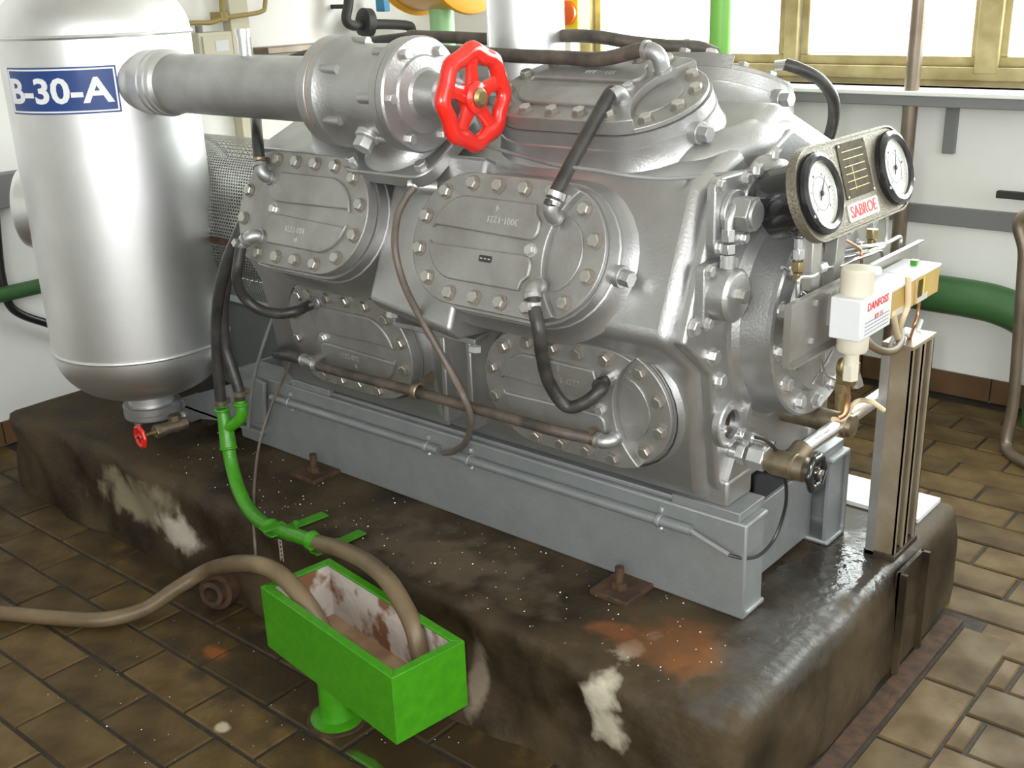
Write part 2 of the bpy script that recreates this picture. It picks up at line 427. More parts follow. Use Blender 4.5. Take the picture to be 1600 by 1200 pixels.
for i, (d, _, x, y) in enumerate(tiles):
    if i < 282: tile(random.choice(TM), x, y, random.uniform(-0.002, 0.0012))
    else:
        w, h = (LEN - GAP) / 2, (ROW - GAP) / 2
        rest.add([(x - w, y - h, -0.03), (x + w, y - h, -0.03), (x + w, y + h, -0.03), (x - w, y + h, -0.03),
                  (x - w, y - h, 0), (x + w, y - h, 0), (x + w, y + h, 0), (x - w, y + h, 0)],
                 [(4, 5, 6, 7), (0, 1, 5, 4), (1, 2, 6, 5), (2, 3, 7, 6), (3, 0, 4, 7)])
ro = obj('far_floor_tiles', rest, 'tile', floor, smooth=False); ro['kind'] = 'stuff'
for xe, y in cuts:
    w = xe - GAP / 2 - 0.405
    tile(tile_mesh('cut_tile', w, ROW - GAP, random.choice(('tile', 'tile_b'))), 0.405 + w / 2, y)
for j in range(4): tile(TS[j % 2], 0.333, -0.398 + 0.298 * j + (-0.149 + 0.002), 0.0)
struct('trim_1', MB().box(0.205, 0.258, -0.70, 0.52, -0.01, 0.003), 'rust', smooth=False)     # mortar strip beside the plinth

# walls; the back wall has the window opening
WX0, WX1, WZ0, WZ1 = -2.42, 2.6, 1.262, 2.75
wb = MB()
wb.box(XL - 0.2, WX0, YB, YB + 0.35, -0.08, ZT); wb.box(WX1, XR + 0.2, YB, YB + 0.35, -0.08, ZT)
wb.box(WX0, WX1, YB, YB + 0.35, -0.08, WZ0); wb.box(WX0, WX1, YB, YB + 0.35, WZ1, ZT)
struct('wall_back', wb, 'wall', smooth=False)
struct('wall_left', MB().box(XL - 0.2, XL, YF, YB, -0.08, ZT), 'wall', smooth=False)
wr = MB(); wr.box(XR, XR + 0.2, YF, -2.6, -0.08, ZT); wr.box(XR, XR + 0.2, 0.6, YB, -0.08, ZT)
wr.box(XR, XR + 0.2, -2.6, 0.6, -0.08, 1.2); wr.box(XR, XR + 0.2, -2.6, 0.6, 2.7, ZT)
struct('wall_right', wr, 'wall', smooth=False)
wf = MB(); wf.box(XL - 0.2, 0.6, YF - 0.2, YF, -0.08, ZT); wf.box(3.2, XR + 0.2, YF - 0.2, YF, -0.08, ZT)
wf.box(0.6, 3.2, YF - 0.2, YF, -0.08, 1.25); wf.box(0.6, 3.2, YF - 0.2, YF, 2.75, ZT)
struct('wall_front', wf, 'wall', smooth=False)
struct('ceiling', MB().box(XL - 0.2, XR + 0.2, YF - 0.2, YB + 0.35, ZT, ZT + 0.1), 'ceiling', smooth=False)
def baseboard(name, along, fixed, a0, a1, sgn):
    root = None; L = 0.28; n = int((a1 - a0) / L)
    mb = MB()
    if along == 'x': mb.box(a0, a1, fixed - 0.006, fixed, 0.0, 0.098)
    else: mb.box(fixed, fixed + 0.006, a0, a1, 0.0, 0.098)
    root = struct(name, mb, 'grout', smooth=False)
    for i in range(n):
        b0 = a0 + i * L + 0.003; b1 = b0 + L - 0.006; q = MB()
        if along == 'x': q.box(b0, b1, fixed - 0.016, fixed - 0.006, 0.0, 0.10)
        else: q.box(fixed + 0.006, fixed + 0.016, b0, b1, 0.0, 0.10)
        obj('base_tile', q, 'base_tile', root, smooth=False)
baseboard('baseboard_back', 'x', YB, -2.2, 2.5, -1)
baseboard('baseboard_left', 'y', XL, -1.6, 2.0, 1)

# window in the back wall: frames, mullions, rails, panes and the white sill
win = struct('window_1', MB().box(WX0, WX1, YB + 0.10, YB + 0.20, WZ0 - 0.0, WZ0 + 0.022), 'win_frame', smooth=False)
yb = YB + 0.13
mulls = [WX0 + 0.03, -1.275, -0.435, 0.44, 1.3, 2.1, WX1 - 0.03]
def wpart(n, mb, mat='win_frame'): return obj(n, mb, mat, win, bev=0.004)
wpart('bottom_rail', MB().box(WX0, WX1, yb - 0.045, yb + 0.045, WZ0 + 0.022, WZ0 + 0.075))
wpart('top_rail', MB().box(WX0, WX1, yb - 0.045, yb + 0.045, WZ1 - 0.07, WZ1))
for i, x in enumerate(mulls):
    w = 0.045 if i == 2 else 0.03
    wpart('mullion', MB().box(x - w, x + w, yb - 0.05, yb + 0.05, WZ0 + 0.05, WZ1))
for a, b in zip(mulls[:-1], mulls[1:]):
    s0, s1 = a + 0.036, b - 0.036
    sash = wpart('sash', MB().box(s0, s1, yb - 0.02, yb + 0.02, WZ0 + 0.075, WZ0 + 0.115).box(s0, s1, yb - 0.02, yb + 0.02, WZ1 - 0.11, WZ1 - 0.07)
                 .box(s0, s0 + 0.035, yb - 0.02, yb + 0.02, WZ0 + 0.115, WZ1 - 0.11).box(s1 - 0.035, s1, yb - 0.02, yb + 0.02, WZ0 + 0.115, WZ1 - 0.11))
    obj('pane', MB().box(s0 + 0.03, s1 - 0.03, yb - 0.003, yb + 0.003, WZ0 + 0.11, WZ1 - 0.105), 'glass', sash, smooth=False)
obj('sill_shade_strip', MB().box(WX0 - 0.05, WX1 + 0.05, YB - 0.150, YB, WZ0 - 0.058, WZ0 - 0.018), 'duct_grey', win, bev=0.003)  # dark grey strip under the sill, painting in the shade on its front edge
obj('window_sill', MB().box(WX0 - 0.05, WX1 + 0.05, YB - 0.16, YB + 0.085, WZ0 - 0.018, WZ0), 'sill', win, bev=0.004)

# ------------------------------------------------------------------ concrete plinth
PX0, PX1, PY0, PY1, PZ = -2.83, 0.19, -0.635, 0.63, 0.30
def plinth_mesh():
    nx, ny, nz = 90, 40, 12; b = 0.034; mb = MB(); idx = {}
    def pt(i, j, k):
        key = (i, j, k)
        if key in idx: return idx[key]
        x = PX0 + (PX1 - PX0) * i / nx; y = PY0 + (PY1 - PY0) * j / ny; z = PZ * k / nz
        lo = Vector((PX0 + b, PY0 + b, -9)); hi = Vector((PX1 - b, PY1 - b, PZ - b))
        q = Vector((min(max(x, lo.x), hi.x), min(max(y, lo.y), hi.y), min(max(z, -9), hi.z)))
        d = Vector((x, y, z)) - q
        p = q + d.normalized() * b if d.length > b else Vector((x, y, z))
        if not (0.02 < (y - PY0) / (PY1 - PY0) < 0.98 and 0.02 < i / nx < 0.98 and k == nz):
            w = 0.010 * math.sin(x * 7.3 + z * 9) + 0.007 * math.sin(x * 17.1 + y * 13 + z * 21) + 0.004 * math.sin(x * 41 + z * 37 + y * 29)
            nrm = d.normalized() if d.length > 1e-6 else Vector((0, 0, 1))
            if p.y < 0: p += Vector((0, min(nrm.y, 0) * 1.0 * w, 0))
            p += Vector((nrm.x * w * 0.6, 0, 0))
            spread = 0.035 * max(0, 1 - z / 0.16)
            if nrm.y < -0.5: p.y -= spread * 0.6
        idx[key] = len(mb.v); mb.v.append(p); return idx[key]
    def quad(a, b_, c, d): mb.f.append((a, b_, c, d))
    for i in range(nx):
        for j in range(ny):
            quad(pt(i, j, nz), pt(i + 1, j, nz), pt(i + 1, j + 1, nz), pt(i, j + 1, nz))
    for i in range(nx):
        for k in range(nz):
            quad(pt(i, 0, k), pt(i + 1, 0, k), pt(i + 1, 0, k + 1), pt(i, 0, k + 1))
            quad(pt(i + 1, ny, k), pt(i, ny, k), pt(i, ny, k + 1), pt(i + 1, ny, k + 1))
    for j in range(ny):
        for k in range(nz):
            quad(pt(nx, j, k), pt(nx, j + 1, k), pt(nx, j + 1, k + 1), pt(nx, j, k + 1))
            quad(pt(0, j + 1, k), pt(0, j, k), pt(0, j, k + 1), pt(0, j + 1, k + 1))
    return mb
patch_layers(M['plinth'], [
    ((-1.9655, -0.6500, 0.1701), (0.26, 0.25, 0.075), (0.25, 0.22, 0.14), 0.75, 0.8),
    ((-1.7575, -0.6500, 0.1428), (0.11, 0.25, 0.055), (0.44, 0.40, 0.33), 0.8, 0.9),
    ((-0.1390, -0.6400, 0.2449), (0.045, 0.3, 0.050), (0.52, 0.47, 0.37), 0.8, 1.0),
    ((-0.1236, -0.6500, 0.1662), (0.055, 0.3, 0.055), (0.48, 0.43, 0.33), 0.8, 1.0),
    ((-0.5110, -0.6400, 0.1280), (0.03, 0.3, 0.09), (0.30, 0.24, 0.17), 0.8, 0.7),
    ((-0.0618, -0.4539, 0.3000), (0.13, 0.10, 0.2), (0.17, 0.065, 0.020), 0.6, 0.65),
    ((-0.0021, -0.4708, 0.3000), (0.06, 0.07, 0.2), (0.22, 0.085, 0.024), 0.6, 0.55),
    ((-0.2128, -0.4871, 0.3000), (0.06, 0.04, 0.2), (0.22, 0.08, 0.025), 0.6, 0.6),
    ((-0.7604, -0.4640, 0.3000), (0.35, 0.12, 0.2), (0.15, 0.115, 0.075), 0.6, 0.5),
    ((0.0596, 0.0872, 0.3000), (0.16, 0.22, 0.06), (0.035, 0.03, 0.026), 0.10, 1.0),
    ((0.1287, -0.2766, 0.3000), (0.12, 0.30, 0.06), (0.07, 0.066, 0.06), 0.30, 0.8),
])
single('machine_plinth', plinth_mesh(), 'plinth', 'oil-stained dark concrete plinth the compressor frame stands on', 'plinth', ang=60)
bd = MB().box(-0.62, 0.135, 0.435, 0.60, PZ, PZ + 0.012)
single('white_board', bd, 'box_white', 'white board lying on the plinth behind the compressor', 'board', smooth=False)

# anchor bolts beside the frame
def anchor(px, lab, x, y):
    t = thing('anchor_bolt', lab, 'bolt', (x, y, PZ), 'anchor bolts of the frame')
    obj('anchor_plate', MB().box(x - 0.055, x + 0.055, y - 0.05, y + 0.07, PZ - 0.004, PZ + 0.012), 'rust', t, bev=0.003)
    obj('stud', MB().cyl((x, y, PZ + 0.012), (x, y, PZ + 0.07), 0.011), 'rust', t)
    obj('nut', MB().ext(hexo(0.02), 0, 0.018, fr((x, y, PZ + 0.012))), 'rust', t)
anchor(0, 'rusty anchor bolt by the right end of the grey frame', *(-0.3010, -0.3404, 0.3000)[:2])
anchor(1, 'rusty anchor bolt by the left end of the grey frame', *(-1.4501, -0.3324, 0.3000)[:2])

# ------------------------------------------------------------------ base frame of steel channels
FZ0, FZ1, FX0 = PZ, 0.545, -1.895
frm = thing('base_frame', 'grey painted steel channel frame under the compressor', 'frame', (-0.95, 0, FZ0))
def channel(y_web, sgn):
    """C section along x; web at y_web, flanges towards sgn"""
    t, tf, d, h = 0.010, 0.013, 0.105, FZ1 - FZ0; r = 0.016
    o = [(0, 0), (0, h), (d, h), (d, h - tf)] + [(t + r - r * math.sin(math.radians(a)), h - tf - r + r * math.cos(math.radians(a))) for a in (0, 30, 60, 90)] \
        + [(t + r - r * math.cos(math.radians(a)), tf + r - r * math.sin(math.radians(a))) for a in (0, 30, 60, 90)] + [(d, tf), (d, 0)]
    m = Matrix(((0, 0, 1, FX0), (sgn, 0, 0, y_web), (0, 1, 0, FZ0), (0, 0, 0, 1)))
    return MB().ext(o, 0, -FX0, m)
obj('channel', channel(-0.275, 1), 'frame', frm, bev=0.005)
obj('channel', channel(0.275, -1), 'frame', frm, bev=0.005)
obj('end_plate', MB().box(-0.018, -0.010, -0.268, -0.172, FZ0 + 0.01, FZ1 - 0.01), 'frame', frm)
obj('end_plate', MB().box(-0.018, -0.010, 0.172, 0.268, FZ0 + 0.01, FZ1 - 0.01), 'frame', frm)
obj('cross_member', MB().box(-0.072, -0.060, -0.18, 0.19, FZ0 + 0.012, FZ1 - 0.035), 'frame', frm, bev=0.002)
obj('cross_member', MB().box(FX0, FX0 + 0.012, -0.265, 0.265, FZ0, FZ1), 'frame', frm, bev=0.002)
obj('top_rail', MB().box(-1.62, -0.20, -0.262, -0.17, FZ1, FZ1 + 0.012), 'frame', frm, bev=0.003)
obj('shim_pad', MB().box(-0.20, -0.02, -0.272, -0.155, FZ1, FZ1 + 0.022), 'frame', frm, bev=0.002)
obj('shim_pad', MB().box(-0.20, -0.02, 0.155, 0.272, FZ1, FZ1 + 0.022), 'frame', frm, bev=0.002)
obj('shim_pad', MB().box(-1.60, -1.42, -0.272, -0.155, FZ1, FZ1 + 0.022), 'frame', frm, bev=0.002)
# bracket plate reaching from the frame to the vessel
pl = [(-2.2501, -0.3000, 0.3599), (-1.7544, -0.3000, 0.5477), (-1.7038, -0.3000, 0.5364), (-1.7287, -0.3000, 0.3945), (-2.0961, -0.3000, 0.3249), (-2.2376, -0.3000, 0.2626)]
bk = MB(); bk.v = [V(p) for p in pl] + [V(p) + V(0, 0.012, 0) for p in pl]
n = len(pl); bk.f = [tuple(range(n)), tuple(range(2 * n - 1, n - 1, -1))] + [(i, n + i, n + (i + 1) % n, (i + 1) % n) for i in range(n)]
brk = obj('bracket_plate', bk, 'frame', frm, bev=0.002)
obj('bracket_flange', MB().box(pl[0][0], pl[1][0], -0.30, -0.14, pl[0][2] - 0.012, pl[0][2], I4), 'frame', frm, bev=0.002)
for q in ((-2.1871, -0.3000, 0.3617), (-2.1936, -0.3000, 0.3168)): bolt(brk, q, (0, -1, 0), 0.012, BOLT_S)

# ------------------------------------------------------------------ compressor
ZC = 0.976
cmp_ = thing('compressor', 'large silver painted reciprocating compressor with bolted cylinder covers', 'compressor', (-0.85, 0, FZ1 + 0.02))
def bank(th, d, half=0.17, s=0.0):
    th = math.radians(th); n = Vector((0, -math.sin(th), math.cos(th))); t = Vector((0, math.cos(th), math.sin(th)))
    c = Vector((0, 0, ZC)) + n * d
    return c - t * half, c + t * half
def section(d2, d3, yb=-0.268, ym=-0.342, h2=0.155):
    a, b = bank(67.5, d2, h2); b = bank(67.5, d2, 0.168)[1]; c, e = bank(22.5, d3, 0.165)
    left = [(yb, 0.566), (yb - 0.030, 0.61), (ym, 0.90), (a.y, a.z), (b.y, b.z), (c.y - 0.004, c.z + 0.004), (min(e.y, -0.01), e.z)]
    pts = left + [(-y, z) for y, z in reversed(left)]
    return pts
MX = Matrix(((0, 0, 1, 0), (1, 0, 0, 0), (0, 1, 0, 0), (0, 0, 0, 1)))      # (y, z, x) -> world
case = obj('crankcase', MB().ext(section(0.435, 0.43), -0.93, -0.10, MX), 'silver', cmp_, bev=0.030, seg=4, ang=50)
obj('crankcase', MB().ext(section(0.375, 0.40, h2=0.125), -1.60, -0.92, MX), 'silver', cmp_, bev=0.026, seg=3, ang=50)
# end flange of the crankcase
def scale_sec(s, sec): return [(y * s, ZC + (z - ZC) * s) for y, z in sec]
endf = obj('end_flange', MB().ext(scale_sec(0.94, section(0.435, 0.40)), -0.105, -0.075, MX), 'silver', cmp_, bev=0.008, seg=3)

BR, BL = 0.125, 0.113
def head(name, X, th, d, flip=False, tang=0.0, label=None, low=0.13, letter=None, C0=None):
    """water-cooled cover on an obround neck: neck, cover plate with a stepped end, two raised panels, 16 bolts"""
    thr = math.radians(th); n = Vector((0, -math.sin(thr), math.cos(thr))); t = Vector((0, math.cos(thr), math.sin(thr)))
    O = (Vector((X, 0, ZC)) + n * d + t * tang) if C0 is None else Vector(C0)
    sx = -1 if flip else 1
    m = Matrix(((1, 0, 0, O.x), (0, t.y, n.y, O.y), (0, t.z, n.z, O.z), (0, 0, 0, 1)))     # u along x, v up the cover, w outward
    def S(o): return [(sx * u, v) for u, v in (o if sx > 0 else reversed(o))]
    thick, thin = 0.034, 0.004
    w0 = -thick                                          # cover top is w = 0 (bolt plane)
    # neck
    ring = lambda r, w: [(u, v, w) for u, v in obround(BL, r, 14)]
    neck = MB().loft([ring(0.186, -low), ring(0.173, -low + 0.012), ring(0.166, -low + 0.026), ring(0.1615, -low + 0.042), ring(0.160, w0 - 0.036), ring(0.1605, w0 - 0.032),
                      ring(0.157, w0 - 0.030), ring(0.156, w0 - 0.001)], False, True, m)
    nk = obj('cylinder_neck', neck, 'silver', cmp_, ang=24)
    # cover: thick body left of the circular step, thin flange at the far end
    Ro = 0.150; cc, Rc = 0.300, 0.178
    x_int = None
    body = []
    full = arc(-BL, 0, Ro, 90, 270, 18)
    # lower straight edge runs to the cut circle, which bulges inwards
    th0 = None
    ang_pts = []
    # intersections of the step circle with the obround outline
    ys = None
    for k in range(2000):
        a = math.radians(-90 + 180 * k / 1999)
        u, v = BL + Ro * math.cos(a), Ro * math.sin(a)
        if math.hypot(u - cc, v) <= Rc: ang_pts.append(math.degrees(a))
    a0, a1 = ang_pts[0], ang_pts[-1]
    p0 = (BL + Ro * math.cos(math.radians(a0)), Ro * math.sin(math.radians(a0)))
    p1 = (BL + Ro * math.cos(math.radians(a1)), Ro * math.sin(math.radians(a1)))
    b0 = math.degrees(math.atan2(p0[1], p0[0] - cc)) % 360; b1 = math.degrees(math.atan2(p1[1], p1[0] - cc)) % 360
    ic = arc(cc, 0, Rc, b0, b1, 22)[1:-1]
    body = arc(BL, 0, Ro, -90, a0, 4) + ic + arc(BL, 0, Ro, a1, 90, 4) + full
    cov = obj(name, MB().ext(S(body), w0, 0, m), 'silver_head', cmp_, bev=0.0025)
    lower = arc(BL, 0, Ro, a0, a1, 16) + arc(cc, 0, Rc + 0.004, b1, b0, 18)
    obj('stepped_end', MB().ext(S(lower), w0, w0 + 0.012, m), 'silver_head', cov, bev=0.002)
    lens = arc(BL + 0.004, 0, Ro - 0.058, a0 * 0.86, a1 * 0.86, 10) + arc(cc, 0, Rc - 0.006, b1 + 20, b0 - 20, 14)
    obj('end_boss', MB().ext(S(lens), w0 + 0.010, w0 + 0.016, m), 'silver_head', cov, bev=0.002)
    # two raised panels with rounded ends
    for s in (1, -1):
        r = 0.096
        o = arc(-BL + 0.004, 0, r, 97, 172, 9)
        o = [(u, v) for u, v in o]
        pan = o + [(-BL - 0.082, 0.022)] + [(0.052, 0.016)] + arc(0.078, 0.040, 0.024, -90, 0, 5) + [(0.102, 0.060), (0.086, 0.074), (0.082, 0.094)]
        pan = [(u, v * s) for u, v in pan]
        if s > 0: pan = pan[::-1]
        pan = pan[::-1] if s > 0 else pan
        # orient counter-clockwise
        ar = sum(pan[i][0] * pan[(i + 1) % len(pan)][1] - pan[(i + 1) % len(pan)][0] * pan[i][1] for i in range(len(pan)))
        if ar < 0: pan = pan[::-1]
        obj('raised_panel', MB().ext(S(pan), -0.002, 0.009, m), 'silver_head', cov, bev=0.0035)
    # bolts
    pos = [(u, v) for v in (BR, -BR) for u in (-BL, -BL / 3, BL / 3, BL)]
    for side in (1, -1):
        for a in (-53, -17.7, 17.7, 53):
            pos.append((side * (BL + BR * math.cos(math.radians(a))), BR * math.sin(math.radians(a))))
    for u, v in pos:
        uu = sx * u
        w = 0.0 if math.hypot(u - cc, v) > Rc + 0.012 else w0 + 0.012
        bolt(cov, m @ Vector((uu, v, w)), n, 0.0148)
    bolt(cov, m @ Vector((sx * 0.088, -0.004, 0.0)), n, 0.0125, BOLT_S)
    if letter:
        for body_, uu, vv, sz, rot in letter:
            tm = m @ Matrix.Translation((uu, vv, 0.0090)) @ Matrix.Rotation(rot, 4, 'Z')
            obj('cast_lettering', text_mb(body_, sz, tm, 0.0015), 'bolt_silver', cov, smooth=False)
    return m, cov
PI = math.pi
mA, cA = head('cylinder_cover', -0.50, 67.5, 0.545, tang=-0.012, low=0.118, letter=[('4', -0.02, 0.075, 0.022, PI), ('3001-1221', 0.0, 0.050, 0.021, PI)])
bdg = obj('badge', MB().ext(rrect(0.036, 0.0145, 0.002, 2), 0.0088, 0.0105, mA @ Matrix.Translation((-0.024, -0.038, 0))), 'black_matt', cA)
for k in (-0.011, 0.0, 0.011): obj('badge_bar', MB().box(k - 0.003, k + 0.003, -0.0012, 0.0012, 0.0105, 0.011, mA @ Matrix.Translation((-0.024, -0.038, 0))), 'plate_light', cA, smooth=False)
mB, cB = head('cylinder_cover', -1.197, 67.5, 0.540, flip=True, tang=-0.008, low=0.16, letter=[('1222-001', 0.02, -0.050, 0.021, 0), ('M', 0.03, -0.074, 0.016, 0)])
C1 = 97.0
mC, cC = head('crankcase_cover', -0.415, C1, 0, C0=(-0.415, -0.378, 0.790), low=0.075, letter=[('1', -0.02, 0.078, 0.02, 0), ('1-1222', 0.01, 0.050, 0.021, 0)])
mD, cD = head('crankcase_cover', -1.20, C1, 0, C0=(-1.20, -0.378, 0.790), flip=True, low=0.075, letter=[('1222-002', 0.02, -0.040, 0.021, 0), ('A', 0.04, -0.064, 0.016, 0)])
mE, cE = head('cylinder_cover', -0.455, 22.5, 0.548, low=0.130, letter=[('3001-1222', -0.02, 0.05, 0.02, PI)])
mE2, cE2 = head('cylinder_cover', -1.16, 22.5, 0.535, flip=True, low=0.140)
mF, cF = head('cylinder_cover', -0.455, -22.5, 0.548, low=0.130)
mF2, cF2 = head('cylinder_cover', -1.16, -22.5, 0.535, flip=True, low=0.140)
mG, cG = head('cylinder_cover', -0.50, -67.5, 0.545, low=0.118)
# neck plugs: hexagon plug on a boss at the end of three necks
for mm, cv in ((mA, cA), (mE, cE), (mF, cF)):
    p = mm @ Vector((BL + 0.158, -0.02 if mm is mA else -0.045, -0.075)); dr = (mm.to_3x3() @ Vector((1, -0.12, 0))).normalized()
    obj('neck_plug', MB().cyl(p - dr * 0.012, p + dr * 0.012, 0.024).ext(hexo(0.018), 0.012, 0.034, fr(p, dr)), 'silver', cv, bev=0.001)

# middle box between the two left banks: flat face with downward bolts and a wedge plate beneath
a, b = bank(67.5, 0.470, 0.19)
a2 = bank(67.5, 0.470, 0.225)[0]
def tb(p, x): return [(x, p.y, p.z), (x, b.y, b.z), (x, -0.25, 1.28), (x, -0.28, 0.90), (x, p.y + 0.035, p.z - 0.03)]
obj('transfer_box', MB().loft([tb(a, -0.945), tb(a2, -0.66)]), 'silver', cmp_, bev=0.012, seg=3)
wd = MB().ext([(-0.945, -0.43), (-0.66, -0.43), (-0.69, -0.335), (-0.90, -0.335)], 0.890, 0.905, I4)
wedge = obj('wedge_plate', wd, 'silver_head', cmp_, bev=0.003)
for q in ((-0.9193, -0.4500, 0.9267), (-0.7782, -0.4300, 0.9171), (-0.6504, -0.4400, 0.8823)):
    bolt(wedge, V(q) + V(0, 0, 0.012), (0, -0.15, -1), 0.0165, BOLT_N)
# vertical ribs on the lower crankcase wall
for px_ in (700, 742):
    q = V((-0.8511, -0.3300, 0.7939)) if px_ == 700 else V((-0.7599, -0.3300, 0.7420))
    obj('wall_rib', MB().box(q.x - 0.008, q.x + 0.008, -0.350, -0.29, 0.62, 0.90), 'silver', cmp_, bev=0.004)

# feet with a gusset and holding-down bolt
def foot(x0, x1, y0, y1, xg):
    f = obj('mounting_foot', MB().box(x0, x1, y0, y1, 0.566, 0.632), 'silver', cmp_, bev=0.008, seg=3)
    s = -1 if y0 < 0 else 1
    yo = y0 if s < 0 else y1
    obj('gusset', MB().add([(xg, yo - s * 0.004, 0.63), (xg, yo - s * 0.11, 0.63), (xg, yo - s * 0.10, 0.80), (xg + 0.014, yo - s * 0.004, 0.63), (xg + 0.014, yo - s * 0.11, 0.63), (xg + 0.014, yo - s * 0.10, 0.80)],
                           [(0, 1, 2), (5, 4, 3), (0, 3, 4, 1), (1, 4, 5, 2), (2, 5, 3, 0)]), 'silver', f)
    bolt(f, ((x0 + x1) / 2 - 0.0, (y0 + y1) / 2 - 0.01, 0.632), (0, 0, 1), 0.024, BOLT_S)
foot(-0.165, -0.058, -0.262, -0.150, -0.075)
foot(-0.165, -0.058, 0.150, 0.262, -0.075)
foot(-1.56, -1.45, -0.262, -0.150, -1.56)

# bearing housing at the drive-free end
hs = MB().lathe([(0.268, -0.078), (0.252, -0.070), (0.243, -0.055), (0.240, -0.02), (0.238, 0.004)], fr((0, 0, ZC), (1, 0, 0)), 56, cap0=False)
bh = obj('bearing_housing', hs, 'silver', cmp_, ang=25)
ec = obj('end_cover', MB().lathe([(0.238, 0.004), (0.238, 0.016), (0.232, 0.020), (0.180, 0.022), (0.172, 0.034), (0.08, 0.036)], fr((0, 0, ZC), (1, 0, 0)), 56), 'silver', bh, ang=25)
for i in range(14):
    a = 2 * PI * (i + 0.4) / 14
    bolt(bh, (0.020, 0.206 * math.cos(a), ZC + 0.206 * math.sin(a)), (1, 0, 0), 0.0165, BOLT_S)
for k in range(6):
    a = 2 * PI * (k + 0.5) / 6
    obj('cover_rib', MB().bar((0.033, 0.05 * math.cos(a), ZC + 0.05 * math.sin(a)), (0.033, 0.17 * math.cos(a), ZC + 0.17 * math.sin(a)), 0.012, 0.014, (1, 0, 0)), 'silver', bh, bev=0.003)
# bolts along the end flange
for q in ((-0.0750, -0.4069, 1.0303), (-0.0750, -0.2930, 0.8825), (-0.0750, -0.3233, 0.9450), (-0.0750, -0.3730, 1.1065)):
    bolt(endf, q, (1, 0, 0), 0.0165, BOLT_S)
# raised arch over the end of the top bank
obj('end_arch', MB().tube([(x, y, z - 0.050) for x, y, z in ((-0.34, -0.20, 1.30), (-0.26, -0.22, 1.335), (-0.18, -0.20, 1.375), (-0.14, -0.12, 1.402), (-0.135, -0.02, 1.408), (-0.135, 0.083, 1.388), (-0.135, 0.26, 1.318), (-0.14, 0.38, 1.245), (-0.20, 0.42, 1.15))], 0.054, 16, 6), 'silver', cmp_, ang=60)

# square relief flange with a large hexagon plug
q = V((-0.0750, -0.2998, 1.2524))
rl = obj('relief_flange', MB().ext(rrect(0.13, 0.15, 0.02), 0, 0.022, fr(q, (1, 0, 0), (0, 1, 0))), 'silver', cmp_, bev=0.003)
obj('hexagon_plug', MB().lathe([(0.047, 0.022), (0.047, 0.034)], fr(q, (1, 0, 0)), 28).ext(hexo(0.038), 0.034, 0.075, fr(q, (1, 0, 0))).lathe([(0.03, 0.075), (0.028, 0.082)], fr(q, (1, 0, 0)), 20), 'silver', rl, bev=0.002)
for dy, dz in ((-0.052, 0.062), (0.052, 0.062), (-0.052, -0.062), (0.052, -0.062)):
    bolt(rl, q + V(0.022, dy, dz), (1, 0, 0), 0.012, BOLT_S)
# round strainer housing on a square flange
q = V((-0.0750, -0.3419, 1.0927))
st = obj('strainer_flange', MB().ext(rrect(0.12, 0.135, 0.012), 0, 0.024, fr(q, (1, 0, 0), (0, 1, 0))), 'silver', cmp_, bev=0.003)
obj('strainer_body', MB().lathe([(0.056, 0.024), (0.056, 0.062), (0.050, 0.068), (0.045, 0.070)], fr(q, (1, 0, 0)), 32), 'silver', st)
obj('strainer_plug', MB().ext(hexo(0.015), 0.068, 0.088, fr(q, (1, 0, 0))), 'bolt', st)
for dy, dz in ((-0.046, 0.055), (0.046, 0.055), (-0.046, -0.055), (0.046, -0.055)):
    bolt(st, q + V(0.024, dy, dz), (1, 0, 0), 0.012, BOLT_S)
u0 = q + V(0.04, 0.0, 0.055)
obj('union_nut', MB().cyl(u0, u0 + V(0, 0, 0.028), 0.016).ext(hexo(0.017), 0.03, 0.05, fr(u0)).ext(hexo(0.015), 0.055, 0.080, fr(u0)), 'silver_bright', st, bev=0.001)
obj('oil_tube', MB().tube([u0 + V(0, 0, 0.07), u0 + V(0, 0.005, 0.10), u0 + V(0.0, 0.03, 0.125), u0 + V(0, 0.07, 0.115), u0 + V(0, 0.105, 0.10), u0 + V(0, 0.15, 0.125), u0 + V(0, 0.20, 0.15)], 0.0095), 'silver', st)
# second flange cluster behind the gauge: small pump body
q = V((-0.0750, -0.1673, 1.2712))
pb = obj('pump_body', MB().lathe([(0.075, 0), (0.07, 0.05), (0.055, 0.058), (0.05, 0.09), (0.03, 0.095)], fr(q + V(0, 0.02, 0), (1, 0, 0)), 32).ext(rrect(0.15, 0.11, 0.02), 0, 0.03, fr(q, (1, 0, 0), (0, 1, 0.5))), 'silver', cmp_, bev=0.004)
for dy, dz in ((-0.05, 0.055), (0.03, 0.075), (-0.06, -0.03), (0.06, -0.045)):
    bolt(pb, q + V(0.03, dy, dz), (1, 0, 0), 0.015, BOLT_S)

# oil sight glass low on the end wall
q = V((-0.0750, -0.2586, 0.7726))
sg = obj('sight_glass_ring', MB().lathe([(0.056, 0), (0.056, 0.016), (0.052, 0.019), (0.034, 0.019), (0.034, 0.006)], fr(q, (1, 0, 0)), 32), 'silver', cmp_, ang=25)
obj('sight_glass', MB().lathe([(0.035, 0.006), (0.034, 0.0075)], fr(q, (1, 0, 0)), 28), 'sight_glass', sg)
for k in range(5):
    a = 2 * PI * k / 5 + 0.5
    bolt(sg, q + V(0.019, 0.045 * math.cos(a), 0.045 * math.sin(a)), (1, 0, 0), 0.006, BOLT_N)
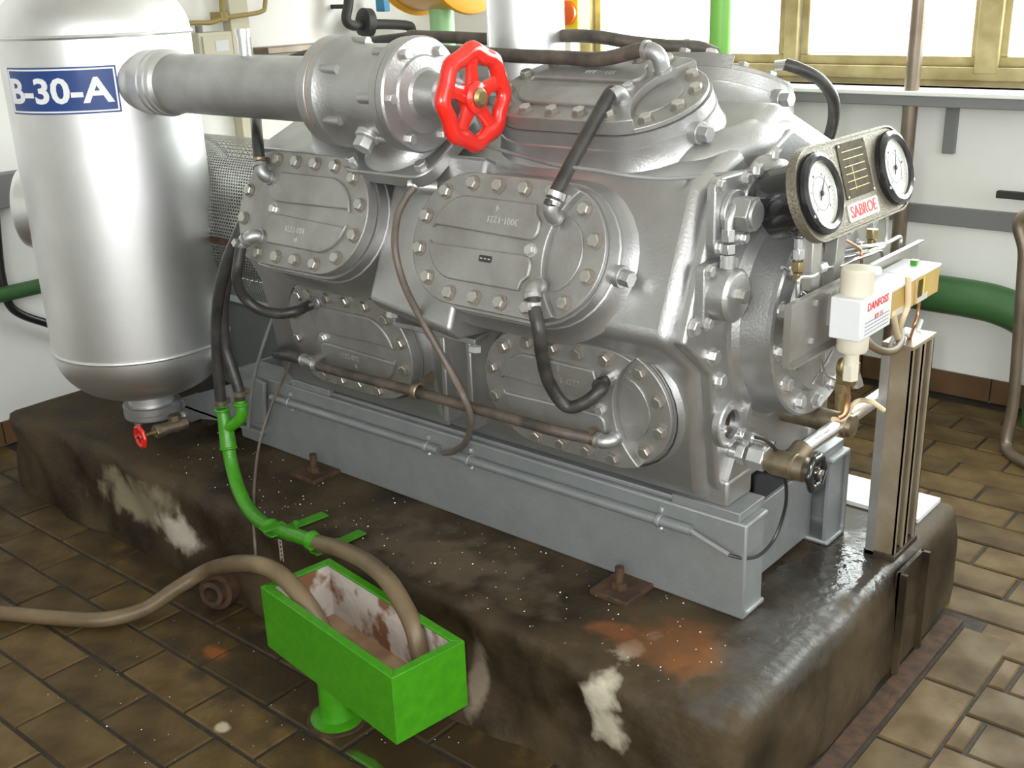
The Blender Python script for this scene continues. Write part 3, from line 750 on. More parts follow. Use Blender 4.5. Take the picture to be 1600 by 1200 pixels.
# temperature sensor on the end wall and on the middle box
q = V((-0.0750, -0.2101, 0.7301))
obj('oil_sensor', MB().cyl(q, q + V(0.03, 0, 0), 0.020).ext(hexo(0.021), 0.03, 0.05, fr(q, (1, 0, 0))).cyl(q + V(0.05, 0, 0), q + V(0.075, 0, 0), 0.012, 14).cyl(q + V(0.075, 0, 0), q + V(0.10, 0, 0), 0.005, 10), 'silver_bright', cmp_)
nA = (mA.to_3x3() @ Vector((0, 0, 1))).normalized()
q = V((-0.8072, -0.4250, 1.2602))
obj('suction_sensor', MB().lathe([(0.019, -0.03), (0.019, 0.012), (0.015, 0.014), (0.015, 0.026), (0.011, 0.028), (0.011, 0.04)], fr(q, Vector((-0.75, -0.9, 0.2))), 16), 'bolt_silver', cmp_, ang=25)

# ------------------------------------------------------------------ pressure vessel at the left end
TX, TY, TR = -2.165, -0.43, 0.280
tank = thing('pressure_vessel', 'tall silver upright pressure vessel with a blue sign at the left end', 'vessel', (TX, TY, PZ))
mt = fr((TX, TY, 0))
prof = [(0.085, 0.47)] + [(TR * math.sin(math.radians(a)) ** 0.75, 0.640 - 0.185 * math.cos(math.radians(a))) for a in range(22, 91, 6)] + [(TR, 0.642), (TR, 1.606)] + \
       [(TR * math.cos(math.radians(a)) ** 0.75, 1.606 + 0.17 * math.sin(math.radians(a))) for a in range(6, 88, 6)]
shell = obj('shell', MB().lathe(prof, mt, 72), 'silver_tank', tank, ang=40)
for z in (0.642, 1.606):
    obj('weld_seam', MB().ring(TR + 0.0005, 0.006, fr((TX, TY, z)), 90, 8), 'silver_tank', shell)
obj('drain_neck', MB().lathe([(0.075, 0.405), (0.075, 0.48)], mt, 32), 'silver_tank', tank)
fla = obj('drain_flange', MB().lathe([(0.092, 0.372), (0.095, 0.376), (0.095, 0.392), (0.092, 0.394), (0.092, 0.396), (0.095, 0.398), (0.095, 0.416), (0.090, 0.42)], mt, 40), 'silver', tank, ang=25)
for k in range(4):
    a = PI / 2 * k + 0.35
    bolt(fla, (TX + 0.08 * math.cos(a), TY + 0.08 * math.sin(a), 0.372), (0, 0, -1), 0.013, BOLT)
nd = Vector((-0.72, -0.69, 0)).normalized()
obj('side_nozzle', MB().lathe([(0.125, 0.0), (0.128, TR + 0.004), (0.122, TR + 0.018), (0.100, TR + 0.029), (0.06, TR + 0.034)], fr((TX, TY, 1.09), nd), 36), 'silver_tank', tank)
# nozzle towards the suction pipe
SY, SZ, SR = TY, 1.472, 0.081
noz = MB().lathe([(0.112, TR - 0.05), (0.104, TR - 0.018), (0.093, TR - 0.005), (0.0905, TR + 0.004), (0.0905, TR + 0.050), (0.0935, TR + 0.054), (0.0905, TR + 0.058), (0.0905, TR + 0.082), (0.0940, TR + 0.087), (0.0905, TR + 0.092), (0.0895, TR + 0.108), (SR, TR + 0.118)], fr((TX, TY, SZ), (1, 0, 0)), 44)
obj('outlet_nozzle', noz, 'silver_tank', tank, ang=28)
# three stub feet of the vessel on the plinth
for k in range(3):
    a = 2 * PI * k / 3 + 1.2
    obj('support_leg', MB().bar((TX + 0.19 * math.cos(a), TY + 0.19 * math.sin(a), PZ), (TX + 0.19 * math.cos(a), TY + 0.19 * math.sin(a), 0.52), 0.05, 0.05, (1, 0, 0)), 'black_matt', tank) if k == 0 else None

# blue sign wrapped on the shell
def on_shell(a, z, off):
    return (TX + (TR + off) * math.cos(a), TY + (TR + off) * math.sin(a), z)
SA0, SA1, SZ0, SZ1 = -1.6253, -0.3768, 1.3979, 1.5273
sgn = thing('vessel_sign', 'curved blue sign reading B-30-A on the silver vessel', 'sign', on_shell((SA0 + SA1) / 2, SZ0, 0.003))
def wrap(a0, a1, z0, z1, off, t=0.0015, n=24):
    mb = MB(); vs = []
    for i in range(n + 1):
        a = a0 + (a1 - a0) * i / n
        vs += [on_shell(a, z0, off), on_shell(a, z1, off), on_shell(a, z0, off + t), on_shell(a, z1, off + t)]
    fs = []
    for i in range(n):
        b = 4 * i; c = b + 4
        fs += [(b + 2, c + 2, c + 3, b + 3), (b, b + 1, c + 1, c), (b, c, c + 2, b + 2), (b + 1, b + 3, c + 3, c + 1)]
    fs += [(0, 2, 3, 1), (4 * n, 4 * n + 1, 4 * n + 3, 4 * n + 2)]
    return mb.add(vs, fs)
bl = obj('sign_plate', wrap(SA0, SA1, SZ0, SZ1, 0.002), 'sign_blue', sgn)
bw = 0.0045
da = bw / TR
for q in ((SA0 + da, SA1 - da, SZ1 - 2 * bw, SZ1 - bw), (SA0 + da, SA1 - da, SZ0 + bw, SZ0 + 2 * bw), (SA0 + da, SA0 + 2 * da, SZ0 + bw, SZ1 - bw), (SA1 - 2 * da, SA1 - da, SZ0 + bw, SZ1 - bw)):
    obj('sign_border', wrap(*q, 0.0032), 'ink_white', bl)
H = SZ1 - SZ0
tmb = text_mb('B-30-A', H * 0.80, I4, 0.0006, bold=H * 0.022)
x0 = min(p.x for p in tmb.v); x1 = max(p.x for p in tmb.v); y0 = min(p.y for p in tmb.v); y1 = max(p.y for p in tmb.v)
for p in tmb.v:
    a = SA0 + da * 2.2 + (p.x - x0) / (x1 - x0) * (SA1 - SA0 - 5.5 * da); z = SZ0 + H * 0.22 + (p.y - y0) / (y1 - y0) * H * 0.56
    q = on_shell(a, z, 0.0042 + p.z); p.x, p.y, p.z = q
obj('sign_lettering', tmb, 'ink_white', bl, smooth=False)

# ------------------------------------------------------------------ suction pipe and stop valve
sp = thing('suction_pipe', 'thick silver horizontal pipe from the vessel to the suction valve', 'pipe', (-1.5, SY, SZ - SR))
obj('pipe_run', MB().lathe([(SR, 0), (SR, 0.70)], fr((TX + TR + 0.118, SY, SZ), (1, 0, 0)), 44), 'silver', sp)
q = V(-1.43, SY - 0.005, SZ + SR - 0.004)
obj('thermometer_pocket', MB().cyl(q, q + V(0, 0, 0.05), 0.016, 16).cyl(q + V(0, 0, 0.05), q + V(0, 0, 0.07), 0.019, 16), 'silver_bright', sp)

VX = -0.92
valve = thing('suction_valve', 'silver angle stop valve with a big red handwheel above the compressor', 'valve', (VX, SY, 1.33))
fx = fr((0, SY, SZ), (1, 0, 0))
obj('inlet_flange', MB().lathe([(0.095, -1.10), (0.128, -1.085), (0.132, -1.08), (0.132, -1.052), (0.130, -1.050)], fx, 56), 'silver', valve, ang=25)
obj('gasket', MB().lathe([(0.1315, -1.050), (0.1315, -1.046)], fx, 56), 'copper', valve)
bodyv = obj('valve_body', MB().lathe([(0.132, -1.046), (0.133, -1.022), (0.130, -1.018), (0.118, -1.000), (0.113, -0.97), (0.113, -0.88), (0.116, -0.845), (0.126, -0.835), (0.129, -0.83), (0.129, -0.810)], fx, 56), 'silver', valve, ang=25)
bon = obj('bonnet_flange', MB().lathe([(0.127, -0.810), (0.131, -0.806), (0.131, -0.788), (0.127, -0.783), (0.090, -0.782), (0.086, -0.777), (0.062, -0.772), (0.055, -0.766), (0.050, -0.745), (0.049, -0.712), (0.041, -0.708), (0.041, -0.685), (0.024, -0.682), (0.020, -0.655)], fx, 56), 'silver', valve, ang=24)
for k in range(6):
    a = 2 * PI * k / 6 + 0.0 + PI / 6 * 0
    p = V(-0.783, SY + 0.108 * math.cos(a), SZ + 0.108 * math.sin(a)); bolt(bon, p, (1, 0, 0), 0.0125, BOLT_N)
    p = V(-0.845, SY + 0.113 * math.cos(a), SZ + 0.113 * math.sin(a))
    obj('stud_lug', MB().cyl(p - V(0.03, 0, 0), p + V(0.012, 0, 0), 0.012, 14), 'silver', bodyv)
    p = V(-0.995, SY + 0.117 * math.cos(a + 0.5), SZ + 0.117 * math.sin(a + 0.5))
    obj('stud_lug', MB().cyl(p - V(0.02, 0, 0), p + V(0.035, 0, 0), 0.011, 14), 'silver', bodyv)
obj('cast_lettering', text_mb('DN 125', 0.02, fr((-0.7825, SY - 0.02, SZ + 0.062), (1, 0, 0), (0, 1, 0)), 0.001), 'bolt_silver', bon, smooth=False)
dpl = V(0, -0.62, -0.78).normalized(); q = V(-0.905, SY, SZ) + dpl * 0.108
obj('drain_plug', MB().lathe([(0.030, 0), (0.030, 0.014), (0.026, 0.018)], fr(q, dpl), 24).ext(hexo(0.024), 0.018, 0.044, fr(q, dpl)), 'bolt_silver', valve, bev=0.0015)
# outlet neck and square flange on the crankcase shoulder
on = V(0, 0.103, -0.169).normalized(); q = V(VX, SY, SZ)
obj('outlet_neck', MB().lathe([(0.100, 0.03), (0.095, 0.10), (0.100, 0.125), (0.118, 0.14)], fr(q, on), 40), 'silver', valve, ang=40)
of = obj('outlet_flange', MB().ext(rrect(0.30, 0.25, 0.045), 0.140, 0.175, fr(q, on, (1, 0, 0))), 'silver', valve, bev=0.004)
for dx, dv in ((-0.12, -0.09), (0.12, -0.09), (-0.12, 0.09), (0.12, 0.09)):
    mm = fr(q, on, (1, 0, 0)); bolt(of, mm @ V(dx, dv, 0.140), -on, 0.016, BOLT_N)
# handwheel
def handwheel(parent, name, c, axis, R, r, mat, spokes=5, lobes=8, amp=0.05, hub=0.26, nut='brass', ph=0.3, dish=0.2, sw=0.7):
    m = fr(c, axis)
    w = MB().ring(R - r, r, m, 64, 12, lobes, amp * R, 0.8)
    hub_r = hub * R
    for k in range(spokes):
        a = 2 * PI * k / spokes + ph
        d = V(math.cos(a), math.sin(a), 0); t = V(-math.sin(a), math.cos(a), 0)
        rings = []
        for s, ww, hh, zz in ((hub_r * 0.6, r * 0.95, r * 0.42, -dish * r), (0.52 * R, r * 0.85 * sw, r * 0.40, -dish * r * 0.8), (R - r * 1.2, r * 1.25 * sw, r * 0.5, 0)):
            rings.append([m @ (d * s + t * ww * x + V(0, 0, zz + hh * y)) for x, y in ((-1, -0.6), (-0.6, -1), (0.6, -1), (1, -0.6), (1, 0.6), (0.6, 1), (-0.6, 1), (-1, 0.6))])
        w.loft(rings)
    w.lathe([(hub_r, -r * 0.9), (hub_r, r * 0.5), (hub_r * 0.8, r * 0.75)], m, 24)
    o = obj(name, w, mat, parent, ang=50)
    obj('hub_nut', MB().lathe([(hub_r * 0.62, 0), (hub_r * 0.62, r * 0.95), (hub_r * 0.4, r * 1.25)], m, 18), nut, o)
    return o
handwheel(valve, 'handwheel', (-0.628, SY, SZ), (1, 0, 0), 0.117, 0.0205, 'red', 5, 8, 0.035, 0.30, ph=0.35, sw=0.82)
obj('stem', MB().cyl((-0.70, SY, SZ), (-0.63, SY, SZ), 0.011, 14), 'brass', valve)

# drain valve under the vessel
dv = thing('drain_valve', 'small brass drain valve with a red handwheel under the vessel', 'valve', (TX + 0.03, TY - 0.05, PZ))
c0 = V((-1.9667, -0.5000, 0.3909)); w0_ = V((-1.9441, -0.6000, 0.3989))
obj('valve_body', MB().cyl(c0 + V(0.012, 0.06, 0), c0 + V(0, -0.03, 0), 0.020, 18).ext(hexo(0.022), 0, 0.02, fr(c0 + V(0, -0.03, 0), (0, -1, 0))), 'dull_brass', dv, bev=0.001)
obj('inlet_fitting', MB().cyl(c0 + V(0.005, 0.025, 0.0), V(c0.x + 0.005, c0.y + 0.025, 0.374), 0.016, 16).ext(hexo(0.021), 0.0, 0.02, fr(c0 + V(0.005, 0.025, 0.018))), 'dull_brass', dv)
obj('stem', MB().cyl(c0 + V(0, -0.04, 0), (c0.x, w0_.y, c0.z), 0.006, 12), 'brass', dv)
handwheel(dv, 'handwheel', (c0.x - 0.004, w0_.y, c0.z), (-0.12, -1, 0), 0.040, 0.0085, 'red', 4, 8, 0.03, 0.30, nut='black_matt')

# ------------------------------------------------------------------ cooling water hoses
def rad(px): return px
def clamp(parent, p, d, r, mat='bolt_silver'):
    p = V(p); d = V(d).normalized()
    m = fr(p, d)
    obj('hose_clamp', MB().lathe([(r * 1.10, -0.007), (r * 1.16, -0.006), (r * 1.16, 0.006), (r * 1.10, 0.007)], m, 20).box(-0.008, 0.008, r * 1.05, r * 1.05 + 0.012, -0.008, 0.008, m), mat, parent, ang=30)
HR = 0.0145
def hp(mm, u, v, w): return mm @ V(u, v, w)
def nrm(mm): return (mm.to_3x3() @ V(0, 0, 1)).normalized()
def tan_(mm): return (mm.to_3x3() @ V(0, 1, 0)).normalized()
def hose(name, label, pts, mat='rubber', r=HR, base=None, group='cooling water hoses'):
    P = [V(p) for p in pts]
    t = thing(name, label, 'hose', min(P, key=lambda p: p.z), group)
    obj('tube', MB().tube(P, r, 14, 8), mat, t, ang=60)
    return t
def mouth(p, n, d, R=0.022, out=0.03):
    p = V(p); n = V(n).normalized(); d = V(d); d = (d - n * d.dot(n)).normalized()
    return p + n * out + d * (R + 0.004), p + n * out + d * (R + 0.022)
def elbow_fit(t, p, n, d, r=0.0165, R=0.022, out=0.03):
    """silver elbow rising along n out of a cover and turning towards d"""
    p = V(p); n = V(n).normalized(); d = V(d); d = (d - n * d.dot(n)).normalized()
    c = p + n * out
    obj('elbow', MB().elbow(c, -n, d, R, r, 14, 8, ext1=out - R if out > R else 0.002).lathe([(r * 1.18, 0), (r * 1.18, 0.01)], fr(c + d * R, d), 16).lathe([(r * 1.18, 0), (r * 1.18, 0.008)], fr(p, n), 16), 'silver', t, ang=50)
    return c + d * (R + 0.004)

# cover A (right, middle row): upper elbow to the top cover, lower elbow to the crankcase cover
eA1 = hp(mA, 0.136, 0.072, 0.0); eA2 = hp(mA, 0.132, -0.076, 0.0)
eE1 = hp(mE, 0.115, -0.066, 0.0); eE2 = hp(mE, 0.130, 0.076, 0.0)
eC1 = hp(mC, 0.122, 0.084, 0.0); eC2 = hp(mC, 0.124, -0.070, 0.0)
eB1 = hp(mB, -0.132, 0.075, 0.0); eB2 = hp(mB, -0.118, -0.081, 0.0)
eD1 = hp(mD, -0.085, 0.104, 0.0); eD2 = hp(mD, -0.111, -0.064, 0.0)

t = hose('cooling_hose', 'black hose curving from the right middle cover up to the top cover', [*mouth(eA1, nrm(mA), V(0.12, 0.4, 0.9)), *mouth(eE1, nrm(mE), V(-0.2, -1, -0.4))[::-1]])
s0 = elbow_fit(t, eA1, nrm(mA), V(0.12, 0.4, 0.9)); elbow_fit(t, eE1, nrm(mE), V(-0.2, -1, -0.4))
clamp(t, mouth(eA1, nrm(mA), V(0.12, 0.4, 0.9))[1], V(0.12, 0.4, 0.9), HR)
t = hose('cooling_hose', 'black hose looping from the right middle cover down to the lower right cover', [*mouth(eA2, nrm(mA), V(0.40, -0.3, -0.9)), (-0.3258, -0.5950, 1.0309), (-0.3312, -0.5800, 0.9700), (-0.3421, -0.5450, 0.8959), (-0.3174, -0.5200, 0.8405), (-0.2800, -0.5050, 0.8500), (-0.2540, -0.4750, 0.8803), eC1 + nrm(mC) * 0.03 + V(-0.012, 0, -0.01), eC1 + nrm(mC) * 0.012])
elbow_fit(t, eA2, nrm(mA), V(0.40, -0.3, -0.9)); clamp(t, mouth(eA2, nrm(mA), V(0.40, -0.3, -0.9))[1], V(0, -0.1, -0.95), HR)
obj('hose_nipple', MB().cyl(eC1, eC1 + nrm(mC) * 0.022, 0.0165, 14).ext(hexo(0.018), 0, 0.016, fr(eC1, nrm(mC))), 'silver_bright', t)
t = hose('cooling_hose', 'long brown-stained hose running between the two lower covers', [(-1.2481, -0.4400, 0.7259), (-1.1092, -0.4500, 0.7324), (-0.9665, -0.4550, 0.7379), (-0.8443, -0.4550, 0.7391), (-0.6987, -0.4500, 0.7368), (-0.5354, -0.4480, 0.7367), (-0.4008, -0.4480, 0.7363), *mouth(eC2, nrm(mC), V(-1, 0, 0))[::-1]], 'rubber_dirty', 0.0135)
elbow_fit(t, eC2, nrm(mC), V(-1, 0, 0.0)); clamp(t, mouth(eC2, nrm(mC), V(-1, 0, 0))[1], (1, 0, -.02), 0.0135, 'dull_brass')
p = V((-0.8440, -0.4550, 0.7427))
obj('pipe_clip', MB().ring(0.019, 0.0045, fr(p, (1, 0, -.03)), 24, 8, flat=2.2).bar(p + V(0.004, 0.01, 0.018), p + V(0.004, 0.06, 0.030), 0.022, 0.003, (1, 0, 0)), 'dull_brass', t)
obj('branch_tee', MB().cyl((-1.2481, -0.4400, 0.7259), (-1.3103, -0.4400, 0.7327), 0.0125, 14).cyl(eD2, V((-1.2748, -0.4400, 0.7301)), 0.0125, 14).ring(0.0145, 0.004, fr(V((-1.2616, -0.4400, 0.7271)), (1, 0, 0)), 18, 6).ring(0.0145, 0.004, fr(V((-1.3103, -0.4400, 0.7327)), (1, 0, 0)), 18, 6), 'silver', t)
t = hose('cooling_hose', 'short black hose stub left of the lower left cover', [(-1.3129, -0.4400, 0.7341), (-1.3855, -0.4300, 0.7271), (-1.4994, -0.3800, 0.6977), (-1.6195, -0.3000, 0.6552), (-1.7208, -0.2200, 0.6142)], 'rubber', 0.016)
t = hose('cooling_hose', 'black hose sagging from the left middle cover to the lower left cover', [*mouth(eB2, nrm(mB), V(-0.75, -0.25, -0.6)), (-1.3564, -0.5900, 1.0199), (-1.3711, -0.5850, 0.9782), (-1.3829, -0.5600, 0.9299), (-1.3573, -0.5350, 0.8955), (-1.3079, -0.5100, 0.8848), (-1.2742, -0.4750, 0.8890), eD1 + nrm(mD) * 0.035 + V(-0.012, 0, -0.004), eD1 + nrm(mD) * 0.012])
elbow_fit(t, eB2, nrm(mB), V(-0.75, -0.25, -0.6)); clamp(t, mouth(eB2, nrm(mB), V(-0.75, -0.25, -0.6))[1], V(-0.6, -0.2, -0.7), HR)
obj('hose_nipple', MB().cyl(eD1, eD1 + nrm(mD) * 0.022, 0.0165, 14).ring(0.015, 0.004, fr(eD1 + nrm(mD) * 0.008, nrm(mD)), 18, 6), 'silver', t)
t = hose('cooling_hose', 'black hose rising behind the suction pipe from the left middle cover', [*mouth(eB1, nrm(mB), V(-0.45, 0.3, 0.8)), (-1.3828, -0.4600, 1.3451), (-1.5130, -0.3600, 1.3783), (-1.7088, -0.2000, 1.4176), (-1.8073, -0.0200, 1.4951), (-1.5699, 0.0400, 1.5467), (-1.3146, 0.0600, 1.5719)], 'rubber', 0.0155)
elbow_fit(t, eB1, nrm(mB), V(-0.45, 0.3, 0.8)); clamp(t, mouth(eB1, nrm(mB), V(-0.45, 0.3, 0.8))[1], (-0.2, 0.2, 1), HR, 'dull_brass')
t = hose('cooling_hose', 'dark hose along the top behind the red handwheel', [(-1.3143, 0.0600, 1.5754), (-1.1628, 0.0600, 1.5721), (-0.9740, 0.0600, 1.5675), (-0.7722, 0.0800, 1.5749), (-0.6601, 0.0800, 1.5720), (-0.5764, 0.1000, 1.5589), (-0.4986, 0.1400, 1.5479), (-0.4433, 0.2000, 1.5416), (-0.4153, 0.2400, 1.5241)], 'rubber_dirty', 0.0165)
t = hose('cooling_hose', 'dirty black hose running level to the elbow on the top cover', [(-1.0948, -0.1600, 1.5519), (-0.9127, -0.1600, 1.5473), (-0.7484, -0.1550, 1.5412), (-0.5953, -0.1500, 1.5383), (-0.4844, -0.1500, 1.5369), *mouth(eE2, nrm(mE), V(-1, 0, 0), 0.026, 0.05)[::-1]], 'rubber_dirty', 0.0165)
elbow_fit(t, eE2, nrm(mE), V(-1, 0, 0), r=0.0185, R=0.026, out=0.05)
t = hose('cooling_hose', 'black hose arching at the right end of the rear top cover', [(-0.2048, 0.2000, 1.5057), (-0.1746, 0.2200, 1.4931), (-0.1434, 0.2600, 1.4672), (-0.1268, 0.3000, 1.4256), (-0.1371, 0.3400, 1.3788), (-0.1594, 0.3800, 1.3360), (-0.1904, 0.4200, 1.2880), (-0.2143, 0.4400, 1.2395)], 'rubber', 0.0145)
obj('hose_nipple', MB().cyl((-0.2278, 0.2000, 1.5009), (-0.1981, 0.2000, 1.5043), 0.012, 12), 'silver_bright', t)
# pair of hoses down to the green drain
t = hose('drain_hose', 'left of the two black hoses dropping into the green drain pipe', [(-1.4395, -0.4700, 1.1449), (-1.4632, -0.5000, 1.0803), (-1.4956, -0.5200, 1.0137), (-1.5399, -0.5300, 0.9177), (-1.5779, -0.5300, 0.8074), (-1.5967, -0.5300, 0.6869), (-1.6052, -0.5300, 0.5688)], 'rubber', 0.0165, group='hoses into the green drain pipe')
clamp(t, (-1.6057, -0.5300, 0.5667), (0, 0, 1), 0.0165, 'dull_brass')
t = hose('drain_hose', 'right of the two black hoses dropping into the green drain pipe', [(-1.4783, -0.4600, 1.1000), (-1.4919, -0.4900, 1.0318), (-1.5341, -0.5000, 0.9584), (-1.5607, -0.5100, 0.8627), (-1.5754, -0.5100, 0.7445), (-1.5532, -0.5100, 0.6700), (-1.5364, -0.5100, 0.6138), (-1.5380, -0.5100, 0.5733)], 'rubber', 0.0165, group='hoses into the green drain pipe')
clamp(t, (-1.5348, -0.5100, 0.6062), (0.1, 0, 1), 0.0165, 'dull_brass')

# ------------------------------------------------------------------ green drain pipe with its clamps
gp = thing('drain_pipe', 'bright green bent drain pipe with a forked top clamped on the plinth edge', 'pipe', (-1.2556, -0.6620, 0.3000))
gpts = [(-1.6038, -0.5300, 0.5447), (-1.5885, -0.5350, 0.4924), (-1.5740, -0.5450, 0.4333), (-1.5432, -0.5600, 0.3739), (-1.4844, -0.5850, 0.3267), (-1.4050, -0.6100, 0.2977), (-1.2838, -0.6400, 0.3000), (-1.1503, -0.6550, 0.3221), (-1.0176, -0.6650, 0.3398)]
obj('pipe_run', MB().tube([gpts[1]] + gpts[2:], 0.0205, 16, 6), 'green', gp, ang=60)
obj('fork', MB().tube([gpts[0], V(gpts[0]) * 0.4 + V(gpts[1]) * 0.6, gpts[1], gpts[2]], [0.018, 0.025], 16, 4).tube([(-1.5364, -0.5100, 0.5817), (-1.5315, -0.5120, 0.5451), (-1.5476, -0.5200, 0.5176), (-1.5786, -0.5350, 0.4948)], 0.0175, 14, 5).ring(0.0225, 0.005, fr(gpts[2], V(gpts[2]) - V(gpts[1])), 24, 8).ring(0.019, 0.005, fr(gpts[0], (0, 0, 1)), 24, 8).ring(0.018, 0.005, fr(V((-1.5352, -0.5100, 0.5719)), (0, 0, 1)), 24, 8), 'green', gp, ang=60)
for (ax, ay), (bx, by) in ((((-1.2227, -0.6897, 0.3180)[0], (-1.2227, -0.6897, 0.3180)[1]), ((-1.2101, -0.4969, 0.3060)[0], (-1.2101, -0.4969, 0.3060)[1])), (((-1.0412, -0.6803, 0.3180)[0], (-1.0412, -0.6803, 0.3180)[1]), ((-1.0420, -0.5083, 0.3060)[0], (-1.0420, -0.5083, 0.3060)[1]))):
    a = V(ax, ay, 0.312); b = V(bx, by, 0.304)
    obj('clamp_strip', MB().bar(a, b, 0.034, 0.005), 'green', gp, bev=0.001)
    c = a + (b - a) * 0.18
    pc = V((-1.2697, -0.6420, 0.3012)) if ax < -1.1 else V((-1.0670, -0.6610, 0.3337))
    cl = obj('pipe_clamp', MB().ring(0.0225, 0.004, fr(pc, (0.9, -0.1, -0.35)), 24, 8, flat=4).bar(a + V(-0.01, -0.012, 0.018), c + (b - a) * 0.12 + V(0, 0, 0.018), 0.032, 0.004), 'green', gp, bev=0.001)
    bolt(cl, c + (b - a) * 0.30 + V(0, 0, 0.003), (0, 0, 1), 0.009, bolt_mesh('green_bolt', ('green', 'green')))
# perforated band hanging off the clamp
pb0 = V((-1.1950, -0.6720, 0.3036)); bd = MB()
for i in range(5):
    z0 = pb0.z - 0.003 - i * 0.013
    bd.box(pb0.x - 0.007, pb0.x - 0.004, pb0.y - 0.001, pb0.y + 0.001, z0 - 0.013, z0).box(pb0.x + 0.004, pb0.x + 0.007, pb0.y - 0.001, pb0.y + 0.001, z0 - 0.013, z0).box(pb0.x - 0.004, pb0.x + 0.004, pb0.y - 0.001, pb0.y + 0.001, z0 - 0.004, z0)
obj('perforated_band', bd, 'plate_light', gp, smooth=False)

# ------------------------------------------------------------------ green drain trough on its stand pipe
A_, B_, C_, D_ = V(-0.972, -0.904, 0), V(-0.439, -0.974, 0), V(-0.412, -0.776, 0), V(-0.945, -0.706, 0)
tz0, tz1 = 0.174, 0.340
tr = thing('drain_trough', 'bright green steel drain trough on a short stand pipe', 'trough', (-0.83, -0.845, 0))
def wall_panel(p, q, inward):
    d = (q - p).normalized(); n_ = V(-d.y, d.x, 0) * 0.006
    mb = MB(); pts = [p, q, q + n_, p + n_]
    mb.add([(*v.xy, tz0) for v in pts] + [(*v.xy, tz1) for v in pts], [(3, 2, 1, 0), (4, 5, 6, 7), (0, 1, 5, 4), (1, 2, 6, 5), (2, 3, 7, 6), (3, 0, 4, 7)])
    return mb
for p, q in ((A_, B_), (B_, C_), (C_, D_), (D_, A_)):
    w = obj('side_panel', wall_panel(p, q, 1), 'green', tr, bev=0.0015)
    d = (q - p).normalized(); n_ = V(-d.y, d.x, 0)
    a1, b1 = p + n_ * 0.006 + d * 0.007, q + n_ * 0.006 - d * 0.007
    mb = MB(); mb.add([(*a1.xy, tz0 + 0.004), (*b1.xy, tz0 + 0.004), (*b1.xy, tz1 - 0.012), (*a1.xy, tz1 - 0.012), (*(a1 + n_ * 0.002).xy, tz0 + 0.004), (*(b1 + n_ * 0.002).xy, tz0 + 0.004), (*(b1 + n_ * 0.002).xy, tz1 - 0.014), (*(a1 + n_ * 0.002).xy, tz1 - 0.014)],
                      [(4, 5, 6, 7), (3, 2, 1, 0), (2, 3, 7, 6), (0, 1, 5, 4), (1, 2, 6, 5), (3, 0, 4, 7)])
    obj('scaled_lining', mb, 'lime_inside', w, smooth=False)
    obj('rim', MB().bar((*p.xy, tz1), (*q.xy, tz1), 0.020, 0.006) if False else MB().add([(*p.xy, tz1 - 0.003), (*q.xy, tz1 - 0.003), (*(q + n_ * 0.022 - d * 0.022).xy, tz1 - 0.003), (*(p + n_ * 0.022 + d * 0.022).xy, tz1 - 0.003), (*p.xy, tz1 + 0.003), (*q.xy, tz1 + 0.003), (*(q + n_ * 0.022 - d * 0.022).xy, tz1 + 0.003), (*(p + n_ * 0.022 + d * 0.022).xy, tz1 + 0.003)],
        [(3, 2, 1, 0), (4, 5, 6, 7), (0, 1, 5, 4), (1, 2, 6, 5), (2, 3, 7, 6), (3, 0, 4, 7)]), 'green', w, bev=0.0015)
mid = (A_ + B_ + C_ + D_) / 4
obj('trough_base', MB().add([(*(mid + (v - mid) * 0.985).xy, z) for z in (tz0 - 0.002, tz0 + 0.003) for v in (A_, B_, C_, D_)], [(3, 2, 1, 0), (4, 5, 6, 7), (0, 1, 5, 4), (1, 2, 6, 5), (2, 3, 7, 6), (3, 0, 4, 7)]), 'green', tr, smooth=False)
obj('sediment', MB().add([(*(mid + (v - mid) * 0.965).xy, z) for z in (tz0 + 0.003, tz0 + 0.012) for v in (A_, B_, C_, D_)], [(3, 2, 1, 0), (4, 5, 6, 7), (0, 1, 5, 4), (1, 2, 6, 5), (2, 3, 7, 6), (3, 0, 4, 7)]), 'rust_inside', tr, smooth=False)
obj('stand_pipe', MB().lathe([(0.066, 0.0), (0.066, 0.006), (0.046, 0.012), (0.041, 0.03), (0.041, tz0)], fr((-0.80, -0.845, 0.006)), 28), 'green', tr, ang=30)
obj('floor_flange', MB().lathe([(0.076, -0.002), (0.076, 0.006), (0.05, 0.008)], fr((-0.80, -0.845, 0)), 32), 'rust', tr)

# two braided hoses ending in the trough
HB = 0.0225
t = thing('braided_hose', 'brown braided hose snaking from the left across the floor into the trough', 'hose', (-1.6865, -0.9848, 0.0200), 'braided drain hoses')
obj('tube', MB().tube([(-3.15, -1.55, 0.024), (-2.75, -1.36, 0.024), (-2.1823, -1.3341, 0.0240), (-2.0274, -1.2167, 0.0240), (-1.9420, -1.1433, 0.0240), (-1.7957, -1.0628, 0.0240), (-1.6617, -0.9781, 0.0260), (-1.6076, -0.8760, 0.0300), (-1.5709, -0.7796, 0.0700), (-1.4714, -0.7231, 0.1400), (-1.0843, -0.8600, 0.3496), (-0.9589, -0.8650, 0.3708), (-0.8712, -0.8700, 0.3471), (-0.8183, -0.8700, 0.3049), (-0.7897, -0.8650, 0.2514), (-0.7785, -0.8600, 0.2050)], HB, 16, 8), 'hose_brown', t, ang=60)
t = thing('braided_hose', 'brown braided hose bending from the green pipe into the trough', 'hose', (-0.5372, -0.8000, 0.2572), 'braided drain hoses')
